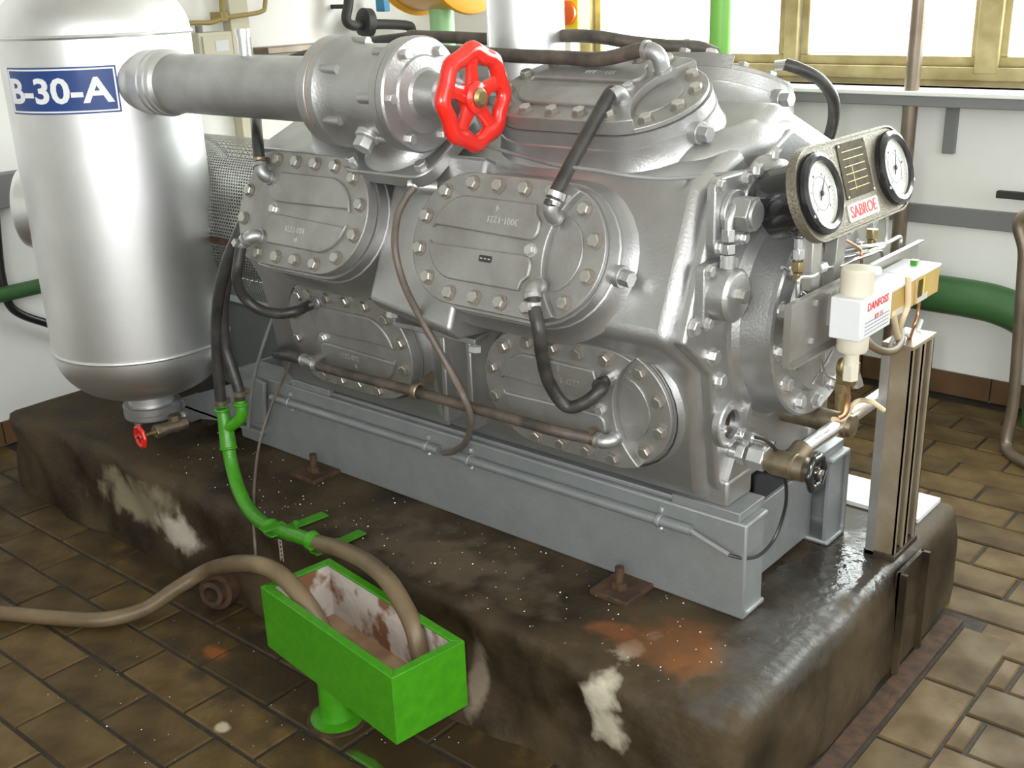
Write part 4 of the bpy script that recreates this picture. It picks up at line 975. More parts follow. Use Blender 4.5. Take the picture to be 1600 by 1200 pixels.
obj('tube', MB().tube([(-1.0371, -0.6640, 0.3369), (-0.9413, -0.6750, 0.3557), (-0.8156, -0.7000, 0.3734), (-0.7006, -0.7350, 0.3790), (-0.6103, -0.7700, 0.3589), (-0.5560, -0.7900, 0.3213), (-0.5308, -0.8000, 0.2598)], HB, 16, 8), 'hose_brown', t, ang=60)

# floor plug behind the snaking hose
t = thing('floor_plug', 'rusty round pipe stub with an open end on the tiles', 'plug', (-1.489, -0.705, 0))
pm = fr((-1.489, -0.70, 0.052), (0.35, -0.93, 0.12))
obj('stub', MB().lathe([(0.056, -0.05), (0.058, 0), (0.056, 0.012), (0.040, 0.013), (0.038, 0.035), (0.024, 0.036), (0.021, 0.004)], pm, 28), 'rust', t, ang=25)
obj('bore', MB().lathe([(0.0215, 0.004), (0.021, 0.005)], pm, 20), 'dark_inside', t)

# ------------------------------------------------------------------ conduit along the frame, cables
cd = thing('cable_conduit', 'thin grey conduit pipe clipped along the front of the frame', 'conduit', (-0.8170, -0.2880, 0.4966))
obj('tube', MB().tube([(-1.6861, -0.2870, 0.4906), (-0.9476, -0.2870, 0.4932)], 0.0132, 14), 'frame', cd).data.name = 'tube'
obj('tube', MB().tube([(-0.8988, -0.2870, 0.4941), (-0.1361, -0.2870, 0.4967)], 0.0132, 14), 'frame', cd)
for q in ((-1.5995, -0.2870, 0.4922), (-0.9949, -0.2870, 0.4930), (-0.8345, -0.2870, 0.4935), (-0.2240, -0.2870, 0.4965)):
    q = V(q); obj('conduit_clip', MB().ring(0.0142, 0.003, fr(q, (1, 0, 0)), 20, 8, flat=2.2).box(q.x - 0.007, q.x + 0.007, -0.279, -0.275, q.z - 0.034, q.z + 0.034), 'frame', cd)
    bolt(cd, (q.x, -0.279, q.z + 0.025), (0, -1, 0), 0.006, BOLT_S); bolt(cd, (q.x, -0.279, q.z - 0.025), (0, -1, 0), 0.006, BOLT_S)
single('sensor_cable', MB().tube([(-0.8064, -0.4600, 1.2610), (-0.8138, -0.4800, 1.2394), (-0.8146, -0.5100, 1.2020), (-0.7878, -0.5500, 1.1413), (-0.7716, -0.5500, 1.0672), (-0.7662, -0.5200, 0.9912), (-0.7327, -0.5000, 0.9123), (-0.6886, -0.4900, 0.8371), (-0.6392, -0.5000, 0.7820), (-0.6479, -0.4700, 0.7162), (-0.7354, -0.4000, 0.6115), (-0.8562, -0.3200, 0.5261), (-0.9272, -0.2880, 0.4910)], 0.0085, 12, 8), 'cable_brown', 'brown sensor cable hanging from the middle of the compressor into the conduit', 'cable', ang=60)
t = thing('oil_sensor_lead', 'thin black lead looping from the conduit end to the oil sensor', 'cable', (0.0000, -0.2283, 0.4435))
obj('sheath', MB().tube([(-0.1465, -0.2870, 0.4984), (-0.0918, -0.2890, 0.4832), (-0.0340, -0.2900, 0.4678)], 0.0065, 10), 'cable_grey', t)
obj('lead', MB().tube([(-0.0390, -0.2900, 0.4678), (-0.0100, -0.2709, 0.4591), (0.0100, -0.2327, 0.4554), (0.0200, -0.1830, 0.4752), (0.0300, -0.1585, 0.5340), (0.0400, -0.1694, 0.5980), (0.0400, -0.1927, 0.6701), (0.0350, -0.2246, 0.7220), (0.0300, -0.2653, 0.7576), (0.0200, -0.2936, 0.7723)], 0.0042, 8, 8), 'cable_black', t)
single('capillary_tube', MB().tube([(-0.6784, -0.3400, 1.3521), (-0.5462, -0.3600, 1.3386), (-0.3924, -0.4400, 1.3422), (-0.2925, -0.4400, 1.3391), (-0.2190, -0.4200, 1.3302), (-0.1657, -0.3600, 1.3206), (-0.1159, -0.2800, 1.3195), (-0.0460, -0.2200, 1.3268), (0.0096, -0.1600, 1.3305)], 0.0045, 8, 8), 'cable_grey', 'thin grey capillary tube draped over the block to the gauge panel', 'tube', ang=60)
single('steel_rod', MB().tube([(-1.5213, -0.3000, 0.9016), (-1.6099, -0.3100, 0.7667), (-1.6977, -0.3200, 0.6078), (-1.7522, -0.3200, 0.4885), (-1.7859, -0.3200, 0.3786)], 0.0055, 10), 'cable_grey', 'thin grey rod leaning between the vessel and the lower left cover', 'rod', ang=60)
single('brown_wire', MB().tube([(-1.4985, -0.3000, 0.7226), (-1.5646, -0.3100, 0.6102), (-1.6304, -0.3300, 0.4966), (-1.6191, -0.4000, 0.3930), (-1.5263, -0.5000, 0.3246), (-1.4070, -0.6000, 0.2930), (-1.3284, -0.6600, 0.2603), (-1.3064, -0.6800, 0.2050)], 0.0048, 8, 6), 'cable_brown', 'thin dark wire running down from the lower left cover over the plinth', 'wire', ang=60)

# ------------------------------------------------------------------ gauge panel over the bearing end
GX, GZ = 0.075, 1.282
gpn = thing('gauge_panel', 'hammered metal panel with two black pressure gauges at the compressor end', 'gauge panel', (GX, 0.0, 1.17))
GT = math.radians(17); GN = V(math.cos(GT), 0, math.sin(GT))
pm = fr((GX, 0, GZ), GN, (0, 1, 0))                # u along y, v up, w towards the viewer's side
pan = obj('panel_sheet', MB().ext(obround(0.187, 0.095, 20), -0.010, 0.004, pm), 'panel_sheet', gpn, bev=0.002)
obj('panel_edge', MB().loft([[(u, v, w) for u, v in obround(0.187, r, 20)] for r, w in ((0.0955, -0.012), (0.098, -0.012), (0.098, 0.008), (0.0935, 0.008), (0.0935, 0.004))], True, False, pm), 'panel_sheet', pan, ang=30)
def gauge(uy, ang, redmark):
    c = V(GX, uy, GZ); m = fr(c, GN, (0, 1, 0)) @ Matrix.Scale(0.95, 4)
    g_ = obj('pressure_gauge', MB().lathe([(0.074, -0.105), (0.078, -0.10), (0.078, 0.004), (0.088, 0.005), (0.0895, 0.012), (0.087, 0.021), (0.078, 0.025), (0.069, 0.022), (0.068, 0.012)], m, 48), 'black_gloss', gpn, ang=30)
    obj('dial', MB().lathe([(0.0685, 0.0105), (0.068, 0.0122)], m, 40), 'white_dial', g_)
    obj('dial_rim', MB().ring(0.0675, 0.0018, m @ Matrix.Translation((0, 0, 0.0135)), 48, 6), 'plate_light', g_)
    sc = MB()
    for k in range(26):
        a = math.radians(225 - 270 * k / 25); r0 = 0.049 if k % 5 == 0 else 0.052
        d = V(math.cos(a), math.sin(a), 0); t = V(-d.y, d.x, 0)
        pts = [d * r0 + t * 0.0006, d * 0.056 + t * 0.0006, d * 0.056 - t * 0.0006, d * r0 - t * 0.0006]
        sc.add([(p.x, p.y, 0.0126) for p in pts], [(3, 2, 1, 0)], m)
    sc.ring(0.036, 0.0005, m @ Matrix.Translation((0, 0, 0.0126)), 40, 4)
    obj('scale_marks', sc, 'ink_black', g_, smooth=False)
    nums = MB()
    for k in range(6):
        a = math.radians(225 - 270 * k / 5); tm = text_mb(str(k * 5), 0.0085, m @ Matrix.Translation((0.043 * math.cos(a), 0.043 * math.sin(a), 0.0126)), 0.0002); nums.add([tuple(v) for v in tm.v], tm.f)
    obj('scale_numbers', nums, 'ink_black', g_, smooth=False)
    a = math.radians(ang); d = V(math.cos(a), math.sin(a), 0); t = V(-d.y, d.x, 0)
    nd_ = MB().add([(*( d * 0.045).xy, 0.0155), (*(t * 0.0028).xy, 0.0155), (*(d * -0.018 + t * 0.002).xy, 0.0155), (*(d * -0.018 - t * 0.002).xy, 0.0155), (*(t * -0.0028).xy, 0.0155),
                    (*( d * 0.045).xy, 0.0145), (*(t * 0.0028).xy, 0.0145), (*(d * -0.018 + t * 0.002).xy, 0.0145), (*(d * -0.018 - t * 0.002).xy, 0.0145), (*(t * -0.0028).xy, 0.0145)],
                   [(0, 1, 2, 3, 4), (9, 8, 7, 6, 5), (0, 5, 6, 1), (1, 6, 7, 2), (2, 7, 8, 3), (3, 8, 9, 4), (4, 9, 5, 0)], m).lathe([(0.006, 0.0145), (0.005, 0.018)], m, 14)
    obj('needle', nd_, 'ink_black', g_, smooth=False)
    for k in range(3):
        a = math.radians(90 + 120 * k); bolt(g_, m @ V(0.080 * math.cos(a), 0.080 * math.sin(a), 0.020), GN, 0.004, BOLT_N, 'bezel_screw')
    if redmark:
        obj('red_mark', MB().box(-0.042, -0.034, 0.026, 0.040, 0.0124, 0.0128, m), 'ink_red', g_, smooth=False)
    for dx in (0.0,):
        p = c + V(-0.030, 0.0, -0.092)
        obj('gauge_stem', MB().cyl(p, p + V(0, 0, -0.03), 0.011, 14).ext(hexo(0.014), 0, 0.022, fr(p + V(0, 0, -0.045))), 'silver_bright', g_, bev=0.001)
        obj('gauge_union', MB().ext(hexo(0.0145), 0, 0.022, fr(p + V(0, 0.002, -0.072))).ext(hexo(0.012), 0, 0.022, fr(p + V(0, 0.002, -0.096))), 'brass', g_, bev=0.001)
gauge(-0.187, 50, False)
gauge(0.187, 62, True)
npl = obj('nameplate', MB().ext(rrect(0.138, 0.118, 0.003, 2), 0.004, 0.006, pm @ Matrix.Translation((0.004, 0.026, 0))), 'plate_dark', gpn)
ln = MB()
for k in range(6):
    ln.box(-0.05, 0.05, 0.066 - k * 0.016, 0.0675 - k * 0.016, 0.006, 0.0064, pm @ Matrix.Translation((0.004, 0.0, 0)))
ln.box(-0.012, -0.0105, -0.018, 0.035, 0.006, 0.0064, pm)
obj('printed_lines', ln, 'ink_gold', npl, smooth=False)
for sx_, sy_ in ((-1, -1), (1, -1), (-1, 1), (1, 1)):
    bolt(npl, pm @ V(0.004 + sx_ * 0.064, 0.026 + sy_ * 0.054, 0.006), GN, 0.003, BOLT_N, 'plate_screw')
bp = obj('brand_plate', MB().ext(rrect(0.150, 0.036, 0.003, 2), 0.004, 0.0065, pm @ Matrix.Translation((0.002, -0.062, 0))), 'plate_light', gpn)
obj('brand_lettering', text_mb('SABROE', 0.036, pm @ Matrix.Translation((0.002, -0.062, 0.007)), 0.0006, bold=0.0006), 'ink_red', bp, smooth=False)
# bracket that carries the panel, and tubes under it
obj('panel_bracket', MB().bar((0.045, -0.02, 1.02), (0.052, -0.02, 1.19), 0.045, 0.03, (1, 0, 0)), 'steel_plate', gpn, bev=0.002)
obj('hexagon_post', MB().ext(hexo(0.022), 0, 0.135, fr(V((0.0650, -0.1678, 1.0782)))), 'steel_plate', gpn, bev=0.002)

# impulse tubes fanning out under the gauges
def tubing(label, pts, r=0.0042, mat='silver_bright'):
    return single('impulse_tube', MB().tube(pts, r, 10, 8), mat, label, 'tube', 'impulse tubes under the gauge panel', ang=60)
tubing('bent steel tube under the left gauge beside the hexagon post', [(0.0300, -0.1819, 1.1456), (0.0300, -0.1556, 1.1208), (0.0200, -0.1547, 1.1081), (0.0200, -0.2091, 1.1279)])
tubing('bent steel tube dropping from the left gauge to the sheet metal plate', [(0.0700, -0.1757, 1.1725), (0.0750, -0.1666, 1.1373), (0.0800, -0.1653, 1.1172), (0.0850, -0.2052, 1.1168), (0.0850, -0.2580, 1.1256), (0.0850, -0.2649, 1.1124), (0.0850, -0.2645, 1.0855)])
tubing('bright upper tube running level below the right gauge', [(0.0300, 0.0027, 1.1185), (0.0500, 0.0480, 1.1193), (0.0700, 0.0877, 1.1213), (0.0800, 0.1914, 1.1100), (0.0800, 0.2705, 1.1103), (0.0800, 0.2799, 1.0852), (0.0700, 0.3149, 1.0217)])
tubing('bright middle tube of the bundle below the right gauge', [(0.0300, 0.0105, 1.1096), (0.0300, 0.0250, 1.1009), (0.0600, 0.0617, 1.1061), (0.0800, 0.1193, 1.1090), (0.0800, 0.1809, 1.1075), (0.0800, 0.1856, 1.1561), (0.0800, 0.1770, 1.1799)])
tubing('bright lower tube of the bundle with a white union nut', [(0.0500, -0.0631, 1.1013), (0.0600, -0.0131, 1.0951), (0.0700, 0.0402, 1.1000), (0.0800, 0.1030, 1.1018), (0.0800, 0.1609, 1.0978), (0.0800, 0.1742, 1.0679)])
tubing('thin copper tube slanting down behind the left gauge', [(0.0500, -0.0756, 1.1883), (0.0600, -0.0134, 1.1583), (0.0700, 0.0600, 1.1223), (0.0750, 0.0649, 1.1073), (0.0750, 0.0710, 1.0737)], 0.0035, 'copper')
p = V((0.0500, -0.0856, 1.1061)); single('union_nut', MB().ext(hexo(0.012), -0.014, 0.014, fr(p, (0.1, 1, 0))), 'box_white', 'white union nut on the lower impulse tube', 'fitting', bev=0.001)
tubing('thin bent tube hanging below the sheet metal plate', [(0.0600, -0.0807, 0.9217), (0.0600, -0.0719, 0.8817), (0.0600, -0.0412, 0.8485), (0.0700, 0.0007, 0.8259), (0.0800, 0.0327, 0.8091)], 0.0036)
tubing('steel tube slanting in front of the bearing cover', [(0.0500, 0.0001, 0.8934), (0.0500, -0.0452, 0.8645), (0.0450, -0.0858, 0.8370)], 0.0036)

# ------------------------------------------------------------------ control plate with its boxes
cpl = thing('control_plate', 'bent sheet metal plate carrying the control boxes beside the bearing cover', 'plate', (0.10, 0.0, 0.955))
obj('plate_sheet', MB().box(0.094, 0.099, -0.338, 0.345, 0.962, 1.088), 'steel_plate', cpl, smooth=False)
obj('plate_lip', MB().box(0.099, 0.122, -0.338, -0.0, 0.958, 0.962), 'steel_plate', cpl, smooth=False)
obj('plate_lip', MB().box(0.099, 0.112, -0.338, 0.345, 1.088, 1.092), 'steel_plate', cpl, smooth=False)
obj('plate_lip', MB().box(0.099, 0.112, -0.342, -0.338, 0.958, 1.092), 'steel_plate', cpl, smooth=False)
for q in ((0.099, -0.215, 1.065), (0.099, -0.225, 0.985)): bolt(cpl, q, (1, 0, 0), 0.007, BOLT_N, 'screw')
obj('support_arm', MB().bar((0.075, 0.30, 0.80), (0.090, 0.30, 1.05), 0.04, 0.008, (1, 0, 0)), 'alu', cpl)

wbx = thing('pressure_switch', 'white box with cream caps above and below and red lettering', 'switch', (0.17, -0.13, 0.93))
b0 = obj('housing', MB().box(0.128, 0.196, -0.202, -0.045, 0.992, 1.080), 'box_white', wbx, bev=0.003)
obj('back_bracket', MB().box(0.099, 0.128, -0.15, -0.08, 1.00, 1.07), 'steel_plate', wbx)
obj('upper_cap', MB().lathe([(0.034, 1.080), (0.034, 1.130), (0.031, 1.135), (0.018, 1.138)], fr((0.160, -0.150, 0)), 28), 'box_cream', wbx, ang=30)
obj('cap_screw', MB().lathe([(0.011, 1.118), (0.011, 1.128), (0.007, 1.133)], fr((0.186, -0.118, 0)), 16), 'box_white', wbx)
obj('lower_cap', MB().lathe([(0.016, 0.925), (0.016, 0.95), (0.030, 0.955), (0.033, 0.962), (0.033, 0.992)], fr((0.160, -0.150, 0)), 28), 'box_cream', wbx, ang=30)
obj('lower_nut', MB().ext(hexo(0.018), 0.890, 0.926, fr((0.160, -0.150, 0))), 'box_cream', wbx, bev=0.001)
lm = fr((0.1965, -0.120, 1.058), (1, 0, 0), (0, 1, 0))
obj('red_lettering', text_mb('DANFOSS', 0.024, lm, 0.0003, bold=0.0003), 'ink_red', b0, smooth=False)
obj('red_lettering', text_mb('KP 15', 0.017, fr((0.1965, -0.112, 1.030), (1, 0, 0), (0, 1, 0)), 0.0003), 'ink_red', b0, smooth=False)
gl = MB()
for k in range(4): gl.box(-0.06, 0.06, -0.032 - 0.008 * k, -0.0305 - 0.008 * k, 0, 0.0004, lm)
obj('grey_print', gl, 'duct_grey', b0, smooth=False)

def ochre(y0, y1, lab):
    t = thing('relay_box', lab, 'box', (0.15, (y0 + y1) / 2, 0.998), 'ochre relay boxes on the plate')
    b = obj('housing', MB().box(0.105, 0.190, y0, y1, 0.998, 1.060), 'box_yellow', t, bev=0.002)
    obj('lid', MB().box(0.105, 0.192, y0 - 0.001, y1 + 0.001, 1.060, 1.066), 'box_white', t, bev=0.001)
    obj('label_strip', MB().box(0.190, 0.1905, y0 + 0.012, y0 + 0.075, 0.999, 1.014), 'plate_light', b, smooth=False)
    return b
b1 = ochre(-0.035, 0.098, 'ochre relay box nearer the white switch on the plate')
b2 = ochre(0.104, 0.246, 'ochre relay box at the far end of the plate')
obj('dark_window', MB().box(0.190, 0.191, 0.118, 0.142, 1.012, 1.052), 'plate_dark', b2, smooth=False)
obj('yellow_stripe', MB().box(0.190, 0.1912, 0.150, 0.153, 1.016, 1.054), 'yellow_bright', b2, smooth=False)
obj('terminal', MB().box(0.14, 0.155, 0.19, 0.205, 1.066, 1.078), 'green', b2, smooth=False)

def wire(label, pts, mat, r=0.006):
    return single('control_wire', MB().tube(pts, r, 10, 8), mat, label, 'wire', 'wires at the control boxes', ang=60)
wire('cream flat wire over the gap between the ochre boxes', [(0.1960, 0.0344, 1.0806), (0.1970, 0.0397, 1.0466), (0.1960, 0.0467, 1.0115), (0.1900, 0.0401, 0.9799), (0.1700, 0.0776, 0.9372), (0.1400, 0.1712, 0.8843)], 'wire_beige', 0.007)
wire('cream wire hanging from the first ochre box', [(0.1900, -0.0191, 1.0090), (0.1850, 0.0100, 0.9793), (0.1700, 0.0717, 0.9312), (0.1400, 0.1730, 0.8759)], 'wire_beige', 0.007)
wire('brown cable looping in front of the post top', [(0.1700, -0.1090, 0.9740), (0.1800, -0.0959, 0.9552), (0.1850, -0.0420, 0.9285), (0.1800, 0.0370, 0.9106), (0.1700, 0.0975, 0.9138), (0.1500, 0.1411, 0.9251)], 'hose_brown', 0.009)
wire('white twisted wires behind the post top', [(0.1200, 0.1645, 0.8618), (0.1400, 0.1295, 0.9031), (0.1400, 0.1900, 0.9030), (0.1200, 0.3024, 0.8574), (0.1200, 0.3362, 0.8700), (0.1200, 0.3562, 0.8898)], 'box_white', 0.005)
wire('thin copper wire bundle under the far ochre box', [(0.1500, 0.2423, 0.9703), (0.1500, 0.2419, 0.9389), (0.1500, 0.2248, 0.9116), (0.1300, 0.2627, 0.8663), (0.1200, 0.2877, 0.8333)], 'copper', 0.004)

# ------------------------------------------------------------------ slotted post
po = thing('strut_post', 'pale slotted metal post on the plinth holding the control boxes', 'post', (0.125, 0.28, PZ))
x0, x1, y0, y1, z1 = 0.088, 0.160, 0.205, 0.345, 0.858
def strut(mb, y0, y1):
    t = 0.004
    mb.box(x0, x0 + t, y0, y1, PZ - 0.0, z1).box(x0, x1, y0, y0 + t, PZ, z1).box(x0, x1, y1 - t, y1, PZ, z1)
    mb.box(x1 - t, x1, y0, y0 + 0.016, PZ, z1).box(x1 - t, x1, y1 - 0.016, y1, PZ, z1)
    return mb
obj('strut_channel', strut(MB(), y0, y0 + 0.066), 'alu', po, smooth=False)
obj('strut_channel', strut(MB(), y0 + 0.072, y1), 'alu', po, smooth=False)
obj('post_cap', MB().box(x0 - 0.003, x1 + 0.003, y0 - 0.003, y1 + 0.003, z1, z1 + 0.010), 'alu', po, bev=0.001)
obj('edge_strip', MB().box(x0, x0 + 0.022, y0 - 0.006, y0 - 0.001, PZ, z1), 'steel_plate', po, smooth=False)
obj('base_plate', MB().box(x0 - 0.004, x1 + 0.006, y0 - 0.006, y1 + 0.006, PZ - 0.004, PZ + 0.012), 'plinth', po, bev=0.002)
lo_ = thing('side_channel', 'dark dirty steel channel standing against the plinth end', 'channel', (0.20, 0.25, 0))
obj('channel_web', MB().box(0.186, 0.196, 0.165, 0.325, 0.0, 0.288), 'plinth', lo_, smooth=False)
obj('channel_flange', MB().box(0.190, 0.214, 0.165, 0.175, 0.0, 0.288), 'plinth', lo_, smooth=False)
obj('channel_flange', MB().box(0.190, 0.214, 0.315, 0.325, 0.0, 0.288), 'plinth', lo_, smooth=False)

# ------------------------------------------------------------------ oil valve, oil heater, equalising pipe
ov = thing('oil_valve', 'bronze oil drain valve with a black handwheel at the frame end', 'valve', (0.06, -0.222, 0.65))
ax = fr((-0.075, -0.222, 0.692), (1, 0, 0))
obj('nipple', MB().lathe([(0.017, 0.0), (0.017, 0.03)], ax, 18).ext(hexo(0.026), 0.020, 0.040, ax).ext(hexo(0.029), 0.050, 0.088, ax).lathe([(0.022, 0.085), (0.022, 0.11)], ax, 18), 'bolt_silver', ov, bev=0.0015)
obj('valve_body', MB().lathe([(0.020, 0.085), (0.027, 0.10), (0.029, 0.105), (0.029, 0.150), (0.031, 0.152), (0.031, 0.158), (0.028, 0.16), (0.028, 0.182), (0.016, 0.19), (0.010, 0.20)], ax, 28), 'dull_brass', ov, ang=30)
obj('branch', MB().cyl((0.070, -0.222, 0.692), (0.070, -0.165, 0.712), 0.024, 20, 0.026), 'dull_brass', ov)
handwheel(ov, 'handwheel', (0.131, -0.222, 0.692), (1, 0, 0), 0.044, 0.010, 'black_gloss', 4, 6, 0.05, 0.30, nut='dull_brass', ph=0.6)
ep = thing('equalising_pipe', 'bright steel pipe sloping from the oil valve towards the post', 'pipe', (0.07, 0.05, 0.68))
obj('pipe_run', MB().cyl((0.070, -0.168, 0.711), (0.070, 0.42, 0.706), 0.0185, 20), 'silver_bright', ep)
oh = thing('oil_heater', 'dull metal cylinder plugged in below the bearing cover', 'heater', (0.0, 0.030, 0.68))
hx = fr((-0.075, 0.030, 0.709), (1, 0, 0))
obj('heater_body', MB().lathe([(0.026, 0.0), (0.026, 0.085), (0.0275, 0.09), (0.0275, 0.155), (0.0305, 0.157), (0.0305, 0.165), (0.027, 0.167), (0.027, 0.178), (0.015, 0.180)], hx, 28), 'dull_brass', oh, ang=30)
obj('fixing_lug', MB().box(-0.055, -0.035, -0.01, 0.006, 0.715, 0.735), 'silver', oh, bev=0.002)
obj('heater_lead', MB().tube([(0.1000, -0.0813, 0.7631), (0.1000, -0.0355, 0.7467), (0.1000, -0.0022, 0.7517), (0.1100, -0.0011, 0.7756), (0.1200, 0.0168, 0.7816), (0.1500, 0.0058, 0.7885), (0.1700, 0.0306, 0.7649)], 0.006, 10, 8), 'wire_beige', oh)
# brass valve cluster beside the bearing cover
bv = thing('solenoid_valve', 'small brass valve with an elbow hanging under the white switch', 'valve', (0.10, -0.02, 0.80))
obj('brass_block', MB().ext(rrect(0.04, 0.05, 0.006), 0, 0.04, fr(V((0.0900, -0.0422, 0.8640)), (1, 0, 0), (0, 1, 0))), 'brass', bv, bev=0.003)
obj('brass_stem', MB().cyl(V((0.1000, -0.0540, 0.8421)), V((0.1000, -0.0502, 0.7764)), 0.011, 16).ext(hexo(0.016), 0, 0.022, fr(V((0.1000, -0.0504, 0.8196)))), 'brass', bv)
obj('handle', MB().lathe([(0.02, 0), (0.022, 0.01), (0.014, 0.016)], fr(V((0.1000, -0.0674, 0.8853)), (1, 0, 0)), 18), 'brass', bv)
obj('copper_pipe', MB().tube([(0.1100, -0.0491, 0.8397), (0.1100, -0.0389, 0.7983), (0.1100, -0.0442, 0.7690), (0.1000, -0.0542, 0.7590)], 0.008, 12, 6), 'copper', bv)
obj('steel_fitting', MB().ext(hexo(0.015), 0, 0.03, fr(V((0.1200, -0.0311, 0.8592)), (0.2, 0.3, -1))).cyl(V((0.1200, -0.0316, 0.8821)), V((0.1200, -0.0452, 0.8436)), 0.008, 12), 'silver_bright', bv)

# ------------------------------------------------------------------ behind the compressor
gd = thing('coupling_guard', 'round perforated metal guard between the vessel and the compressor', 'guard', (-2.1, 0, 0.66))
def perforated(x0, x1, R, nx, na, a0, a1, hole=0.62):
    mb = MB(); vs = []; fs = []
    dx = (x1 - x0) / nx; da = (a1 - a0) / na; e = (1 - hole) / 2
    def P(x, a): return (x, R * math.cos(a), ZC + R * math.sin(a))
    for j in range(na):
        sh = 0.5 * dx if j % 2 else 0.0
        for i in range(nx):
            xa = x0 + i * dx + sh; xb = xa + dx; aa = a0 + j * da; ab = aa + da; n = len(vs)
            vs += [P(xa, aa), P(xb, aa), P(xb, ab), P(xa, ab), P(xa + e * dx, aa + e * da), P(xb - e * dx, aa + e * da), P(xb - e * dx, ab - e * da), P(xa + e * dx, ab - e * da)]
            fs += [(n, n + 1, n + 5, n + 4), (n + 1, n + 2, n + 6, n + 5), (n + 2, n + 3, n + 7, n + 6), (n + 3, n, n + 4, n + 7)]
    return mb.add(vs, fs)
GR = 0.272
obj('perforated_sheet', perforated(-2.48, -1.70, GR, 62, 96, math.radians(75), math.radians(285), 0.60), 'mesh_metal', gd, smooth=False)
obj('perforated_sheet', perforated(-2.48, -1.70, GR, 30, 30, math.radians(-75), math.radians(75), 0.60), 'mesh_metal', gd, smooth=False)
obj('guard_band', MB().ring(GR, 0.006, fr((-1.70, 0, ZC), (1, 0, 0)), 64, 6, flat=2.5), 'mesh_metal', gd)
obj('guard_band', MB().ring(GR, 0.006, fr((-2.48, 0, ZC), (1, 0, 0)), 64, 6, flat=2.5), 'mesh_metal', gd)
obj('seam_strip', MB().box(-2.48, -1.70, -GR - 0.004, -GR + 0.002, ZC - 0.012, ZC + 0.006), 'rust', gd, smooth=False)
obj('coupling_hub', MB().cyl((-2.45, 0, ZC), (-1.58, 0, ZC), 0.14, 32).cyl((-2.2, 0, ZC), (-1.95, 0, ZC), 0.20, 32), 'motor', gd)
mo = thing('electric_motor', 'dark grey electric motor mostly hidden behind the silver vessel', 'motor', (-2.62, 0.12, PZ))
obj('motor_body', MB().lathe([(0.20, 0.0), (0.29, 0.02), (0.29, 0.30), (0.26, 0.34), (0.12, 0.36)], fr((-2.50, 0.0, ZC), (-1, 0, 0)), 40), 'motor', mo, ang=30)
for k in range(16):
    a = 2 * PI * k / 16
    obj('cooling_fin', MB().bar((-2.53, 0.29 * math.cos(a), ZC + 0.29 * math.sin(a)), (-2.79, 0.29 * math.cos(a), ZC + 0.29 * math.sin(a)), 0.008, 0.03, (0, -math.sin(a), math.cos(a))), 'motor', mo)
obj('motor_pedestal', MB().box(-2.78, -1.80, 0.02, 0.25, PZ, 0.64), 'motor', mo, bev=0.01)
obj('yellow_sticker', MB().box(-1.83, -1.797, 0.016, 0.0185, 0.595, 0.62), 'yellow_bright', mo, smooth=False)

dpz = thing('discharge_pipe', 'wide silver vertical pipe rising behind the red handwheel', 'pipe', (-0.873, 0.05, 1.44))
obj('pipe_run', MB().lathe([(0.125, 1.41), (0.125, 1.435), (0.102, 1.44), (0.102, 2.75)], fr((-0.873, 0.05, 0)), 40), 'silver_tank', dpz, ang=30)
obj('weld_line', MB().cyl((-0.873 - 0.05, 0.05 - 0.09, 1.45), (-0.873 - 0.05, 0.05 - 0.09, 2.7), 0.004, 8), 'silver_tank', dpz)

single('green_riser', MB().cyl((-0.842, 1.0, 0.0), (-0.842, 1.0, 3.29), 0.036, 24), 'green_pipe', 'bright green vertical pipe in front of the window', 'pipe')

yd = thing('yellow_drum', 'large yellow horizontal drum on a light green post at the top', 'drum', (-2.45, 1.4, 0))
obj('drum_shell', MB().lathe([(0.10, -0.20), (0.285, -0.17), (0.30, -0.165), (0.305, -0.15), (0.285, -0.14), (0.28, 0.14), (0.305, 0.15), (0.30, 0.165), (0.285, 0.17), (0.10, 0.20)], fr((-2.44, 1.4, 1.895), (1, 0, 0)), 56), 'yellow', yd, ang=25)
obj('support_post', MB().cyl((-2.463, 1.4, 0), (-2.463, 1.4, 1.62), 0.055, 24), 'green_light', yd)

bpipe = thing('black_pipework', 'black pipe with a round union fitting on the left wall', 'pipe', (-3.15, 1.6, 1.5))
obj('pipe_run', MB().tube([(-3.1500, 1.5040, 1.8351), (-3.1500, 1.4809, 1.6633), (-3.1500, 1.4549, 1.5770), (-3.1500, 1.4967, 1.5458), (-3.1500, 1.5934, 1.5473)], 0.024, 14, 6), 'black_matt', bpipe)
obj('union_fitting', MB().lathe([(0.05, -0.03), (0.07, -0.02), (0.07, 0.02), (0.05, 0.03)], fr(V((-3.1500, 1.5813, 1.5538)), (0.2, 1, -0.1)), 28), 'black_matt', bpipe)
obj('elbow', MB().tube([(-3.1500, 1.5934, 1.5473), (-3.1500, 1.7225, 1.5415), (-3.1500, 1.8601, 1.5292), (-3.1500, 1.8904, 1.5091), (-3.1500, 1.8836, 1.4345)], 0.024, 14, 6), 'black_matt', bpipe)
obj('blue_handle', MB().box(-0.03, 0.03, -0.02, 0.02, -0.03, 0.05, fr(V((-3.1500, 1.7009, 1.6328)))), 'blue', bpipe, bev=0.004)
obj('wall_bracket', MB().bar(V((-3.1500, 1.4777, 1.6344)), V((-3.1500, 1.4777, 1.6344)) + V(-0.12, 0, 0), 0.02, 0.02), 'black_matt', bpipe)

